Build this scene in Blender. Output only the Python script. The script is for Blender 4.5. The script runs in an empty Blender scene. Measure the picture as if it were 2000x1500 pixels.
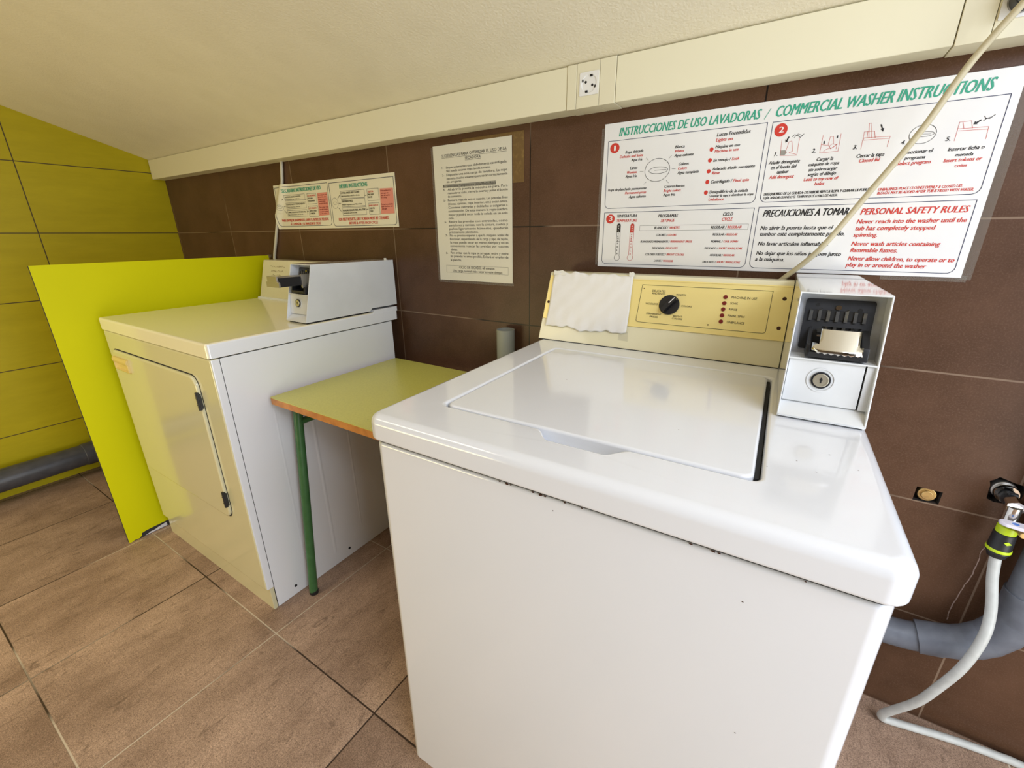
import bpy, bmesh, math, random, json
from mathutils import Vector, Matrix
random.seed(7)
SC = bpy.context.scene
COL = SC.collection

# ------------------------------------------------------------------ camera
cam_d = bpy.data.cameras.new('camera'); cam = bpy.data.objects.new('camera', cam_d); COL.objects.link(cam)
cam_d.sensor_fit = 'HORIZONTAL'; cam_d.sensor_width = 36.0
cam_d.lens = 36.0 * 838.4266 / 2000.0
cam_d.clip_start = 0.01
YAW, PITCH, ROLL = -0.5632, 0.3356, 0.0078
fw = Vector((math.sin(YAW)*math.cos(PITCH), math.cos(YAW)*math.cos(PITCH), -math.sin(PITCH)))
rt = Vector((math.cos(YAW), -math.sin(YAW), 0.0)); dn = fw.cross(rt)
r2 = math.cos(ROLL)*rt + math.sin(ROLL)*dn; d2 = -math.sin(ROLL)*rt + math.cos(ROLL)*dn
cam.matrix_world = Matrix(((r2.x, -d2.x, -fw.x, 3.0369), (r2.y, -d2.y, -fw.y, -1.2024), (r2.z, -d2.z, -fw.z, 1.1892), (0, 0, 0, 1)))
SC.camera = cam

# ------------------------------------------------------------------ light and exposure
SC.view_settings.view_transform = 'Standard'; SC.view_settings.look = 'None'
SC.view_settings.gamma = 1.0; SC.view_settings.use_curve_mapping = False
SC.view_settings.exposure = 0.0
W = bpy.data.worlds.new('daylight'); SC.world = W; W.use_nodes = True
W.node_tree.nodes['Background'].inputs[0].default_value = (0.80, 0.90, 1.0, 1)
W.node_tree.nodes['Background'].inputs[1].default_value = 1.0
def ceil_h(y): return 1.5655 - 0.312*y
def area(name, loc, target, sx, sy, power, color, spread=180):
    l = bpy.data.lights.new(name, 'AREA'); l.shape = 'RECTANGLE'; l.size = sx; l.size_y = sy
    l.energy = power; l.color = color; l.spread = math.radians(spread)
    o = bpy.data.objects.new(name, l); COL.objects.link(o); o.location = loc
    o.rotation_euler = (Vector(target) - Vector(loc)).to_track_quat('-Z', 'Y').to_euler()
    return o
area('skylight_daylight', (3.85, -1.15, ceil_h(-1.15)-0.02), (2.60, -0.70, 0.60), 1.0, 0.7, 29, (0.76, 0.83, 1.0))
area('doorway_daylight', (4.46, -1.30, 0.88), (0.0, -0.80, 0.60), 1.5, 1.6, 23, (0.84, 0.91, 1.0))
area('ceiling_fill', (4.40, -1.35, 0.12), (1.8, -0.90, 1.60), 1.3, 0.5, 13, (1.0, 0.95, 0.84))  # added fill lamp near the floor, aimed up to brighten the ceiling
area('warm_left_fill', (0.8, -3.0, 0.25), (1.2, -0.9, 1.8), 1.2, 0.5, 20, (1.0, 0.82, 0.36))  # added warm fill lamp for the left side of the room
area('ceiling_lamp_light', (1.30, -1.95, 2.08), (1.30, -1.45, 0.0), 1.0, 0.4, 9.5, (1.0, 0.92, 0.76), 130)  # added fill lamp to brighten the floor; it has no fixture

# ------------------------------------------------------------------ materials
def mat(name, color, rough=0.5, metal=0.0, coat=0.0, spec=0.5, noise=None, bump=None, alpha=1.0, trans=0.0, ior=1.45):
    m = bpy.data.materials.new(name); m.use_nodes = True
    nt = m.node_tree; b = nt.nodes['Principled BSDF']
    b.inputs['Base Color'].default_value = (*color, 1); b.inputs['Roughness'].default_value = rough
    b.inputs['Metallic'].default_value = metal; b.inputs['Coat Weight'].default_value = coat
    b.inputs['Coat Roughness'].default_value = 0.06
    b.inputs['Specular IOR Level'].default_value = spec; b.inputs['Alpha'].default_value = alpha
    b.inputs['Transmission Weight'].default_value = trans; b.inputs['IOR'].default_value = ior
    if noise or bump:
        tc = nt.nodes.new('ShaderNodeTexCoord')
    if noise:
        sc, col2, lo, hi = noise
        n = nt.nodes.new('ShaderNodeTexNoise'); n.inputs['Scale'].default_value = sc; n.inputs['Detail'].default_value = 5
        nt.links.new(tc.outputs['Object'], n.inputs['Vector'])
        r = nt.nodes.new('ShaderNodeMapRange'); r.inputs[1].default_value = lo; r.inputs[2].default_value = hi
        nt.links.new(n.outputs['Fac'], r.inputs[0])
        mx = nt.nodes.new('ShaderNodeMix'); mx.data_type = 'RGBA'
        mx.inputs[6].default_value = (*color, 1); mx.inputs[7].default_value = (*col2, 1)
        nt.links.new(r.outputs[0], mx.inputs[0]); nt.links.new(mx.outputs[2], b.inputs['Base Color'])
    if bump:
        n2 = nt.nodes.new('ShaderNodeTexNoise'); n2.inputs['Scale'].default_value = bump[0]; n2.inputs['Detail'].default_value = 4
        nt.links.new(tc.outputs['Object'], n2.inputs['Vector'])
        bp = nt.nodes.new('ShaderNodeBump'); bp.inputs['Strength'].default_value = bump[1]; bp.inputs['Distance'].default_value = bump[2]
        nt.links.new(n2.outputs['Fac'], bp.inputs['Height']); nt.links.new(bp.outputs['Normal'], b.inputs['Normal'])
    return m

def tile_mat(name, base, base2, grout, axes, origin, pitch, gw, rough, noise_scale, stretch=(1, 1, 1), bump=0.25, grout2=None, speck=None, vary=0.12, fine=14, sk=0.75, slate=None, spec=0.25):
    """stack-bonded tiles in world metres: axes e.g. ('x','z')"""
    m = bpy.data.materials.new(name); m.use_nodes = True; nt = m.node_tree; N = nt.nodes.new; L = nt.links.new
    b = nt.nodes['Principled BSDF']
    tc = N('ShaderNodeTexCoord'); sp = N('ShaderNodeSeparateXYZ'); L(tc.outputs['Object'], sp.inputs[0])
    def math_(op, a, c=None):
        n = N('ShaderNodeMath'); n.operation = op
        for i, v in enumerate((a, c)):
            if v is None: continue
            if isinstance(v, (int, float)): n.inputs[i].default_value = v
            else: L(v, n.inputs[i])
        return n.outputs[0]
    ds, ids = [], []
    for ax, o, p in zip(axes, origin, pitch):
        t = math_('DIVIDE', math_('SUBTRACT', sp.outputs['XYZ'.index(ax.upper())], o), p)
        ids.append(math_('FLOOR', t)); f = math_('FRACT', t)
        ds.append(math_('MULTIPLY', math_('MINIMUM', f, math_('SUBTRACT', 1.0, f)), p))
    d = math_('MINIMUM', ds[0], ds[1])
    line = N('ShaderNodeMapRange'); line.inputs[1].default_value = gw*0.35; line.inputs[2].default_value = gw*0.65
    line.inputs[3].default_value = 1; line.inputs[4].default_value = 0; L(d, line.inputs[0])
    cid = N('ShaderNodeCombineXYZ'); L(ids[0], cid.inputs[0]); L(ids[1], cid.inputs[1])
    wn = N('ShaderNodeTexWhiteNoise'); L(cid.outputs[0], wn.inputs['Vector'])
    mp = N('ShaderNodeMapping'); mp.inputs['Scale'].default_value = stretch; L(tc.outputs['Object'], mp.inputs[0])
    off = N('ShaderNodeVectorMath'); off.operation = 'MULTIPLY_ADD'; off.inputs[1].default_value = (7, 7, 7)
    L(wn.outputs['Color'], off.inputs[0]); L(mp.outputs[0], off.inputs[2])
    n1 = N('ShaderNodeTexNoise'); n1.inputs['Scale'].default_value = noise_scale; n1.inputs['Detail'].default_value = 8; n1.inputs['Roughness'].default_value = 0.68
    L(off.outputs[0], n1.inputs['Vector'])
    rr = N('ShaderNodeMapRange'); rr.inputs[1].default_value = 0.33; rr.inputs[2].default_value = 0.67; L(n1.outputs['Fac'], rr.inputs[0])
    mx = N('ShaderNodeMix'); mx.data_type = 'RGBA'; mx.inputs[6].default_value = (*base, 1); mx.inputs[7].default_value = (*base2, 1); L(rr.outputs[0], mx.inputs[0])
    colr = mx.outputs[2]
    nf = N('ShaderNodeTexNoise'); nf.inputs['Scale'].default_value = noise_scale*fine; nf.inputs['Detail'].default_value = 8; nf.inputs['Roughness'].default_value = 0.75; L(mp.outputs[0], nf.inputs['Vector'])
    if speck:
        r3 = N('ShaderNodeMapRange'); r3.inputs[1].default_value = 0.50; r3.inputs[2].default_value = 0.68; L(nf.outputs['Fac'], r3.inputs[0])
        m3 = N('ShaderNodeMix'); m3.data_type = 'RGBA'; m3.inputs[7].default_value = (*speck, 1); L(colr, m3.inputs[6])
        L(math_('MULTIPLY', r3.outputs[0], sk), m3.inputs[0]); colr = m3.outputs[2]
    hv = N('ShaderNodeHueSaturation'); L(colr, hv.inputs['Color'])
    L(math_('ADD', math_('MULTIPLY', wn.outputs['Value'], vary), 1 - vary/2), hv.inputs['Value'])
    m2 = N('ShaderNodeMix'); m2.data_type = 'RGBA'; L(hv.outputs[0], m2.inputs[6]); L(line.outputs[0], m2.inputs[0])
    if grout2:
        ng = N('ShaderNodeTexNoise'); ng.inputs['Scale'].default_value = 1.5; L(tc.outputs['Object'], ng.inputs['Vector'])
        rg = N('ShaderNodeMapRange'); rg.inputs[1].default_value = 0.50; rg.inputs[2].default_value = 0.56; L(ng.outputs['Fac'], rg.inputs[0])
        mg = N('ShaderNodeMix'); mg.data_type = 'RGBA'; mg.inputs[6].default_value = (*grout, 1); mg.inputs[7].default_value = (*grout2, 1); L(rg.outputs[0], mg.inputs[0])
        L(mg.outputs[2], m2.inputs[7])
    else:
        m2.inputs[7].default_value = (*grout, 1)
    if slate:
        n5 = N('ShaderNodeTexNoise'); n5.inputs['Scale'].default_value = 330; n5.inputs['Detail'].default_value = 3; n5.inputs['Roughness'].default_value = 0.8; L(tc.outputs['Object'], n5.inputs['Vector'])
        r5 = N('ShaderNodeMapRange'); r5.inputs[1].default_value = 0.32; r5.inputs[2].default_value = 0.68; r5.inputs[3].default_value = 0.45; r5.inputs[4].default_value = 1.55; L(n5.outputs['Fac'], r5.inputs[0])
        h5 = N('ShaderNodeHueSaturation'); L(r5.outputs[0], h5.inputs['Value']); L(hv.outputs[0], h5.inputs['Color']); L(h5.outputs[0], m2.inputs[6])
        ms = N('ShaderNodeMapping'); ms.inputs['Scale'].default_value = (38, 12, 1); ms.inputs['Rotation'].default_value = (0, 0, 0.25); L(tc.outputs['Object'], ms.inputs[0])
        ns = N('ShaderNodeTexNoise'); ns.inputs['Scale'].default_value = 1.0; ns.inputs['Detail'].default_value = 6; ns.inputs['Roughness'].default_value = 0.7; ns.inputs['Distortion'].default_value = 1.2; L(ms.outputs[0], ns.inputs['Vector'])
        rs = N('ShaderNodeMapRange'); rs.inputs[1].default_value = 0.56; rs.inputs[2].default_value = 0.70; L(ns.outputs['Fac'], rs.inputs[0])
        m4 = N('ShaderNodeMix'); m4.data_type = 'RGBA'; m4.inputs[7].default_value = (*slate, 1); L(m2.outputs[2], m4.inputs[6]); L(math_('MULTIPLY', rs.outputs[0], 0.75), m4.inputs[0])
        L(m4.outputs[2], b.inputs['Base Color'])
    else: L(m2.outputs[2], b.inputs['Base Color'])
    h = math_('SUBTRACT', math_('ADD', math_('MULTIPLY', n1.outputs['Fac'], 0.6), math_('MULTIPLY', nf.outputs['Fac'], 0.25)), line.outputs[0])
    bp = N('ShaderNodeBump'); bp.inputs['Strength'].default_value = bump; bp.inputs['Distance'].default_value = 0.004
    L(h, bp.inputs['Height']); L(bp.outputs['Normal'], b.inputs['Normal'])
    b.inputs['Roughness'].default_value = rough; b.inputs['Specular IOR Level'].default_value = spec
    return m

TW, TH = 0.5836, 0.3024
M = {}
M['brown_tile'] = tile_mat('brown_wall_tile', (0.072, 0.034, 0.016), (0.112, 0.056, 0.030), (0.22, 0.15, 0.10), ('x', 'z'), (1.7627, 1.2107), (TW, TH), 0.0036, 0.36, 5.0, bump=0.06, grout2=(0.012, 0.008, 0.006), speck=(0.145, 0.082, 0.058), fine=60)
M['lime_tile'] = tile_mat('olive_lime_wall_tile', (0.47, 0.385, 0.004), (0.53, 0.435, 0.006), (0.07, 0.05, 0.02), ('y', 'z'), (-0.5713, 1.2107), (TW, 0.3064), 0.004, 0.42, 6.0, stretch=(1, 1, 5), bump=0.06, vary=0.06)
M['floor_tile'] = tile_mat('brown_slate_floor_tile', (0.26, 0.168, 0.115), (0.53, 0.365, 0.262), (0.05, 0.03, 0.02), ('x', 'y'), (1.8511, -0.7374), (0.4548, 0.4569), 0.0040, 0.5, 5.0, stretch=(1.0, 0.6, 1), bump=0.5, grout2=(0.58, 0.48, 0.37), speck=(0.20, 0.122, 0.084), fine=34, sk=0.75, slate=(0.14, 0.090, 0.062))
M['plaster'] = mat('rough_ceiling_plaster', (0.80, 0.75, 0.60), 0.9, noise=(9, (0.84, 0.79, 0.64), 0.3, 0.7), bump=(160, 0.35, 0.004))
M['enamel'] = mat('white_enamel', (0.775, 0.79, 0.825), 0.16, coat=0.6, spec=0.5, bump=(55, 0.02, 0.002))
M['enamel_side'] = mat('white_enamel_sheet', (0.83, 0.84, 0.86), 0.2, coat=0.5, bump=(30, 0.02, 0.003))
M['enamel_yellow_lit'] = mat('yellow_lit_white_enamel', (0.66, 0.62, 0.40), 0.16, coat=0.6)  # yellow light on the dryer's front, painted into its white enamel
M['enamel_top'] = mat('yellow_lit_white_enamel_top', (0.86, 0.80, 0.59), 0.2, coat=0.5)  # yellow light on the dryer's top, painted into its white enamel
M['console_cream'] = mat('cream_console_paint', (0.82, 0.765, 0.53), 0.3, coat=0.3)
M['box_paint'] = mat('white_painted_steel', (0.74, 0.75, 0.745), 0.18, coat=0.8, noise=(14, (0.70, 0.71, 0.705), 0.35, 0.7))
M['recess_shade'] = mat('grey_painted_steel', (0.50, 0.52, 0.55), 0.35, metal=0.3, noise=(25, (0.40, 0.40, 0.38), 0.4, 0.7))  # shade inside the coin box recess, painted as grey on white steel
M['dark_gap'] = mat('dark_gap', (0.012, 0.011, 0.010), 0.8)
M['gold'] = mat('brushed_gold_panel', (0.95, 0.80, 0.33), 0.36, metal=0.30, bump=(200, 0.03, 0.001))
M['black_plastic'] = mat('black_plastic', (0.014, 0.014, 0.016), 0.38)
M['charcoal'] = mat('charcoal_plastic', (0.014, 0.0145, 0.016), 0.42, noise=(40, (0.024, 0.024, 0.026), 0.4, 0.7))
M['ridge_grey'] = mat('worn_grey_plastic', (0.05, 0.048, 0.044), 0.45, noise=(90, (0.11, 0.095, 0.06), 0.5, 0.7))
M['chrome'] = mat('chrome', (0.68, 0.66, 0.61), 0.10, metal=1.0)
M['steel'] = mat('dull_steel', (0.45, 0.43, 0.40), 0.38, metal=0.9)
M['brass'] = mat('aged_brass', (0.62, 0.43, 0.17), 0.35, metal=0.8, noise=(60, (0.42, 0.28, 0.12), 0.4, 0.7))
M['lock_metal'] = mat('lock_nickel', (0.72, 0.67, 0.52), 0.3, metal=0.8)
M['red_led'] = mat('dark_red_lens', (0.20, 0.012, 0.010), 0.2)
M['rust'] = mat('rust_chip', (0.07, 0.028, 0.014), 0.85)
M['lime_board'] = mat('lime_laminate', (0.69, 0.68, 0.002), 0.50, spec=0.15, bump=(90, 0.03, 0.001))
M['board_core'] = mat('dark_board_core', (0.03, 0.03, 0.032), 0.7)
M['board_back'] = mat('pale_board_chip', (0.72, 0.70, 0.74), 0.5)
M['desk_green'] = mat('olive_green_laminate', (0.60, 0.57, 0.13), 0.30, noise=(220, (0.55, 0.525, 0.115), 0.4, 0.65))
M['wood_edge'] = mat('varnished_wood_edge', (0.62, 0.26, 0.055), 0.35, noise=(38, (0.46, 0.17, 0.03), 0.35, 0.7))
M['green_tube'] = mat('green_painted_tube', (0.045, 0.14, 0.045), 0.33, noise=(30, (0.06, 0.17, 0.06), 0.4, 0.7))
M['trunk'] = mat('cream_pvc_trunking', (0.79, 0.745, 0.55), 0.45)
M['trunk_frame'] = mat('cream_pvc_frame', (0.76, 0.71, 0.52), 0.45)
M['socket'] = mat('white_socket_plastic', (0.80, 0.79, 0.76), 0.35)
M['pipe_dark'] = mat('dark_grey_pvc', (0.062, 0.064, 0.074), 0.32, noise=(30, (0.085, 0.085, 0.095), 0.4, 0.7))
M['pipe_grey'] = mat('grey_pvc', (0.125, 0.135, 0.16), 0.42, noise=(40, (0.155, 0.168, 0.195), 0.4, 0.7))
M['pipe_pale'] = mat('pale_grey_pvc', (0.30, 0.31, 0.27), 0.5)
M['hose'] = mat('pale_grey_hose', (0.52, 0.53, 0.50), 0.40, noise=(60, (0.58, 0.59, 0.56), 0.4, 0.7))
M['cable'] = mat('cream_cable', (0.55, 0.49, 0.33), 0.45)
M['cable_white'] = mat('white_cable', (0.66, 0.62, 0.50), 0.45)
M['lime_plastic'] = mat('lime_green_plastic', (0.55, 0.72, 0.02), 0.35)
M['lever'] = mat('lilac_white_lever', (0.80, 0.76, 0.86), 0.3)
M['blue'] = mat('blue_dot', (0.10, 0.25, 0.75), 0.4)
M['paper'] = mat('white_paper', (0.84, 0.82, 0.78), 0.75, bump=(45, 0.25, 0.004))
M['poster'] = mat('white_laminated_paper', (0.82, 0.81, 0.79), 0.30)
M['poster_small'] = mat('yellowed_laminated_paper', (0.78, 0.74, 0.58), 0.38)
M['note'] = mat('cream_laminated_paper', (0.72, 0.69, 0.58), 0.38)
M['amber_tape'] = mat('amber_tape', (0.17, 0.10, 0.035), 0.3, noise=(80, (0.24, 0.15, 0.05), 0.5, 0.7))
M['clear_tape'] = mat('cloudy_clear_tape', (0.50, 0.48, 0.42), 0.2, alpha=0.10)
M['masking'] = mat('white_tape', (0.80, 0.78, 0.70), 0.6)
M['yellow_plastic'] = mat('yellowed_plastic', (0.72, 0.55, 0.19), 0.35)
M['ink_k'] = mat('black_ink', (0.016, 0.015, 0.016), 0.5)
M['ink_r'] = mat('red_ink', (0.60, 0.045, 0.030), 0.5)
M['ink_d'] = mat('dark_red_ink', (0.20, 0.02, 0.02), 0.5)
M['ink_g'] = mat('green_ink', (0.045, 0.36, 0.23), 0.5)
M['ink_n'] = mat('navy_ink', (0.020, 0.028, 0.085), 0.5)
M['ink_w'] = mat('white_ink', (0.82, 0.80, 0.78), 0.5)
M['ink_pk'] = mat('pink_ink', (0.72, 0.27, 0.21), 0.5)
M['ink_gr'] = mat('grey_ink', (0.30, 0.29, 0.25), 0.5)
M['ink_f'] = mat('faded_ink', (0.36, 0.28, 0.13), 0.6)

# ------------------------------------------------------------------ helpers
def tag(o, label=None, cat=None, group=None, kind=None):
    if label: o['label'] = label
    if cat: o['category'] = cat
    if group: o['group'] = group
    if kind: o['kind'] = kind
    return o
def thing(name, label, cat, loc=(0, 0, 0), rz=0.0, group=None):
    o = bpy.data.objects.new(name, None); COL.objects.link(o); o.location = loc; o.rotation_euler = (0, 0, rz)
    o.empty_display_size = 0.05
    return tag(o, label, cat, group)
def root_of(o):
    while o.parent: o = o.parent
    return o
def obj(name, bm, mats, parent=None, world=True, smooth=35, wn=True, label=None):
    """link a bmesh as one mesh object; coordinates given in world metres unless world=False"""
    if not isinstance(mats, (list, tuple)): mats = [mats]
    bmesh.ops.recalc_face_normals(bm, faces=bm.faces) if wn else None
    me = bpy.data.meshes.new(name)
    if parent and world: bmesh.ops.translate(bm, verts=bm.verts, vec=-root_of(parent).location)
    bm.to_mesh(me); bm.free()
    for m in mats: me.materials.append(M[m] if isinstance(m, str) else m)
    if smooth:
        me.shade_smooth(); me.set_sharp_from_angle(angle=math.radians(smooth))
    o = bpy.data.objects.new(name, me); COL.objects.link(o)
    if parent: o.parent = parent
    if smooth and wn:
        w = o.modifiers.new('weighted_normal', 'WEIGHTED_NORMAL'); w.keep_sharp = True; w.weight = 80
    if label: o['label'] = label
    return o
def side_faces(bm):  # right-facing faces keep plain white, without the painted yellow light
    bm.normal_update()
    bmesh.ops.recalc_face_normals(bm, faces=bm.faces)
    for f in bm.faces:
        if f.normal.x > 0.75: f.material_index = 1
def B(): return bmesh.new()
def merge(bm, other, mi=0):
    vm = {}
    for v in other.verts: vm[v] = bm.verts.new(v.co)
    for f in other.faces:
        try:
            nf = bm.faces.new([vm[v] for v in f.verts]); nf.material_index = mi if mi else f.material_index
        except ValueError: pass
    other.free()
def box(bm, a, b, bev=0.0, seg=3, mi=0):
    t = B(); bmesh.ops.create_cube(t, size=1.0)
    for v in t.verts: v.co = Vector([(a[i]+b[i])/2 + v.co[i]*(b[i]-a[i]) for i in range(3)])
    if bev: bmesh.ops.bevel(t, geom=list(t.edges), offset=bev, segments=seg, profile=0.5, affect='EDGES', clamp_overlap=True)
    merge(bm, t, mi); return bm
def prism(bm, pts, axis, lo, hi, bev=0.0, seg=2, mi=0):
    """pts: 2-D outline on the two other axes (in x,y,z order), extruded along axis from lo to hi"""
    t = B(); ax = 'xyz'.index(axis)
    def mk(p, h):
        c = [0, 0, 0]; o = [i for i in range(3) if i != ax]; c[ax] = h; c[o[0]] = p[0]; c[o[1]] = p[1]; return c
    A = [t.verts.new(mk(p, lo)) for p in pts]; Z = [t.verts.new(mk(p, hi)) for p in pts]
    t.faces.new(A); t.faces.new(list(reversed(Z)))
    for i in range(len(pts)):
        j = (i+1) % len(pts); t.faces.new([A[i], Z[i], Z[j], A[j]])
    bmesh.ops.recalc_face_normals(t, faces=t.faces)
    if bev: bmesh.ops.bevel(t, geom=list(t.edges), offset=bev, segments=seg, profile=0.5, affect='EDGES', clamp_overlap=True)
    merge(bm, t, mi); return bm
def cyl(bm, p0, p1, r, seg=32, r1=None, bev=0.0, mi=0):
    p0, p1 = Vector(p0), Vector(p1); d = p1 - p0; t = B()
    bmesh.ops.create_cone(t, cap_ends=True, segments=seg, radius1=r, radius2=r if r1 is None else r1, depth=d.length)
    if bev:
        ed = [e for e in t.edges if all(len(f.verts) > 4 for f in e.link_faces) is False and any(len(f.verts) > 4 for f in e.link_faces)]
        bmesh.ops.bevel(t, geom=ed, offset=bev, segments=3, profile=0.5, affect='EDGES', clamp_overlap=True)
    mt = Matrix.Translation((p0+p1)/2) @ d.to_track_quat('Z', 'Y').to_matrix().to_4x4()
    bmesh.ops.transform(t, matrix=mt, verts=t.verts); merge(bm, t, mi); return bm
def ring(bm, c, axis, ro, ri, h, seg=40, mi=0):
    """flat ring (washer) centred at c, thickness h along axis"""
    t = B(); c = Vector(c); q = Vector(axis).to_track_quat('Z', 'Y').to_matrix()
    L4 = []
    for r, z in ((ri, 0), (ro, 0), (ro, h), (ri, h)):
        L4.append([t.verts.new(c + q @ Vector((r*math.cos(2*math.pi*k/seg), r*math.sin(2*math.pi*k/seg), z))) for k in range(seg)])
    for a in range(4):
        b_ = (a+1) % 4
        for k in range(seg):
            k2 = (k+1) % seg; t.faces.new([L4[a][k], L4[a][k2], L4[b_][k2], L4[b_][k]])
    bmesh.ops.recalc_face_normals(t, faces=t.faces); merge(bm, t, mi); return bm
def smooth_path(pts, n=10):
    P = [Vector(p) for p in pts]; out = []
    for i in range(len(P)-1):
        p0 = P[max(i-1, 0)]; p1 = P[i]; p2 = P[i+1]; p3 = P[min(i+2, len(P)-1)]
        for k in range(n):
            t = k/n
            out.append(0.5*((2*p1)+(p2-p0)*t+(2*p0-5*p1+4*p2-p3)*t*t+(3*p1-p0-3*p2+p3)*t**3))
    out.append(P[-1]); return out
def tube(bm, pts, r, seg=16, smooth=10, mi=0):
    P = smooth_path(pts, smooth) if smooth else [Vector(p) for p in pts]
    t = B(); rings = []; up = None
    for i, p in enumerate(P):
        d = (P[min(i+1, len(P)-1)] - P[max(i-1, 0)]).normalized()
        if up is None: up = Vector((0.31, 0.2, 0.93)) if abs(d.z) < 0.9 else Vector((1, 0.1, 0))
        a = d.cross(up).normalized(); u = a.cross(d).normalized(); up = u
        rr = r(i/(len(P)-1)) if callable(r) else r
        rings.append([t.verts.new(p + rr*(math.cos(2*math.pi*k/seg)*a + math.sin(2*math.pi*k/seg)*u)) for k in range(seg)])
    for i in range(len(rings)-1):
        for k in range(seg):
            k2 = (k+1) % seg; t.faces.new([rings[i][k], rings[i][k2], rings[i+1][k2], rings[i+1][k]])
    t.faces.new(list(reversed(rings[0]))); t.faces.new(rings[-1])
    bmesh.ops.recalc_face_normals(t, faces=t.faces); merge(bm, t, mi); return bm
def rrect(x0, y0, x1, y1, r, n=6):
    out = []
    for cx, cy, a0 in ((x1-r, y1-r, 0), (x0+r, y1-r, 90), (x0+r, y0+r, 180), (x1-r, y0+r, 270)):
        for k in range(n+1):
            a = math.radians(a0 + 90*k/n); out.append((cx + r*math.cos(a), cy + r*math.sin(a)))
    return out
def loft(bm, rings, cap0=True, cap1=True, mi=0):
    V = [[bm.verts.new(p) for p in r] for r in rings]
    for i in range(len(V)-1):
        n = len(V[i])
        for k in range(n):
            k2 = (k+1) % n; f = bm.faces.new([V[i][k], V[i][k2], V[i+1][k2], V[i+1][k]]); f.material_index = mi
    if cap0: bm.faces.new(list(reversed(V[0]))).material_index = mi
    if cap1: bm.faces.new(V[-1]).material_index = mi
    return V
def slab_rings(x0, y0, x1, y1, zb, zt, rc, rt_, rb=0.0, n=6, k=6):
    R = []
    if rb:
        for i in range(k):
            a = math.radians(90*i/k); ins = rb*(1-math.sin(a)); R.append([(x, y, zb + rb*(1-math.cos(a))) for x, y in rrect(x0+ins, y0+ins, x1-ins, y1-ins, max(rc-ins, 0.001), n)])
        R.append([(x, y, zb+rb) for x, y in rrect(x0, y0, x1, y1, rc, n)])
    else: R.append([(x, y, zb) for x, y in rrect(x0, y0, x1, y1, rc, n)])
    for i in range(k+1):
        a = math.radians(90*i/k); ins = rt_*(1-math.cos(a)); R.append([(x, y, zt - rt_ + rt_*math.sin(a)) for x, y in rrect(x0+ins, y0+ins, x1-ins, y1-ins, max(rc-ins, 0.001), n)])
    return R

# ------------------------------------------------------------------ printing: lettering and line drawings as thin ink on a surface
def text_meshes(items):
    """items: list of (string, bold) -> list of (verts, faces, width, capheight)"""
    tmp = []
    for s, bold in items + [('H', 0)]:
        c = bpy.data.curves.new('lettering', 'FONT'); c.body = s; c.size = 1.0; c.resolution_u = 2
        c.fill_mode = 'FRONT'
        o = bpy.data.objects.new('lettering', c); COL.objects.link(o); tmp.append(o)
    dg = bpy.context.evaluated_depsgraph_get(); dg.update(); out = []
    for o in tmp:
        me = bpy.data.meshes.new_from_object(o.evaluated_get(dg))
        vs = [v.co.copy() for v in me.vertices]; fs = [tuple(p.vertices) for p in me.polygons]
        xs = [v.x for v in vs] or [0, 1]
        out.append((vs, fs, min(xs), max(xs)-min(xs), max([v.y for v in vs] or [1])))
        bpy.data.meshes.remove(me)
    for o in tmp:
        c = o.data; bpy.data.objects.remove(o); bpy.data.curves.remove(c)
    cap = out[-1][4]
    return [(v, f, x0, w, cap) for v, f, x0, w, _ in out[:-1]]
INK = ['k', 'r', 'd', 'g', 'n', 'w', 'pk', 'gr', 'f']
def stroke(bm, pts, w, mp, mi, closed=False, off=0.0):
    P = [Vector(p) for p in pts]; n = len(P)
    for i in range(n if closed else n-1):
        a, b = P[i], P[(i+1) % n]; d = b - a
        if d.length < 1e-6: continue
        d.normalize(); nrm = Vector((-d.y, d.x))*w/2; e = d*w*0.35
        k = max(1, int((b-a).length/25))
        for j in range(k):
            p = a.lerp(b, j/k) - (e if j == 0 else d*0); q = a.lerp(b, (j+1)/k) + (e if j == k-1 else d*0)
            f = bm.faces.new([bm.verts.new(mp(*(p+nrm), off)), bm.verts.new(mp(*(p-nrm), off)), bm.verts.new(mp(*(q-nrm), off)), bm.verts.new(mp(*(q+nrm), off))])
            f.material_index = mi
def poly(bm, pts, mp, mi, off=0.0):
    f = bm.faces.new([bm.verts.new(mp(*p, off)) for p in pts]); f.material_index = mi; return f
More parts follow.
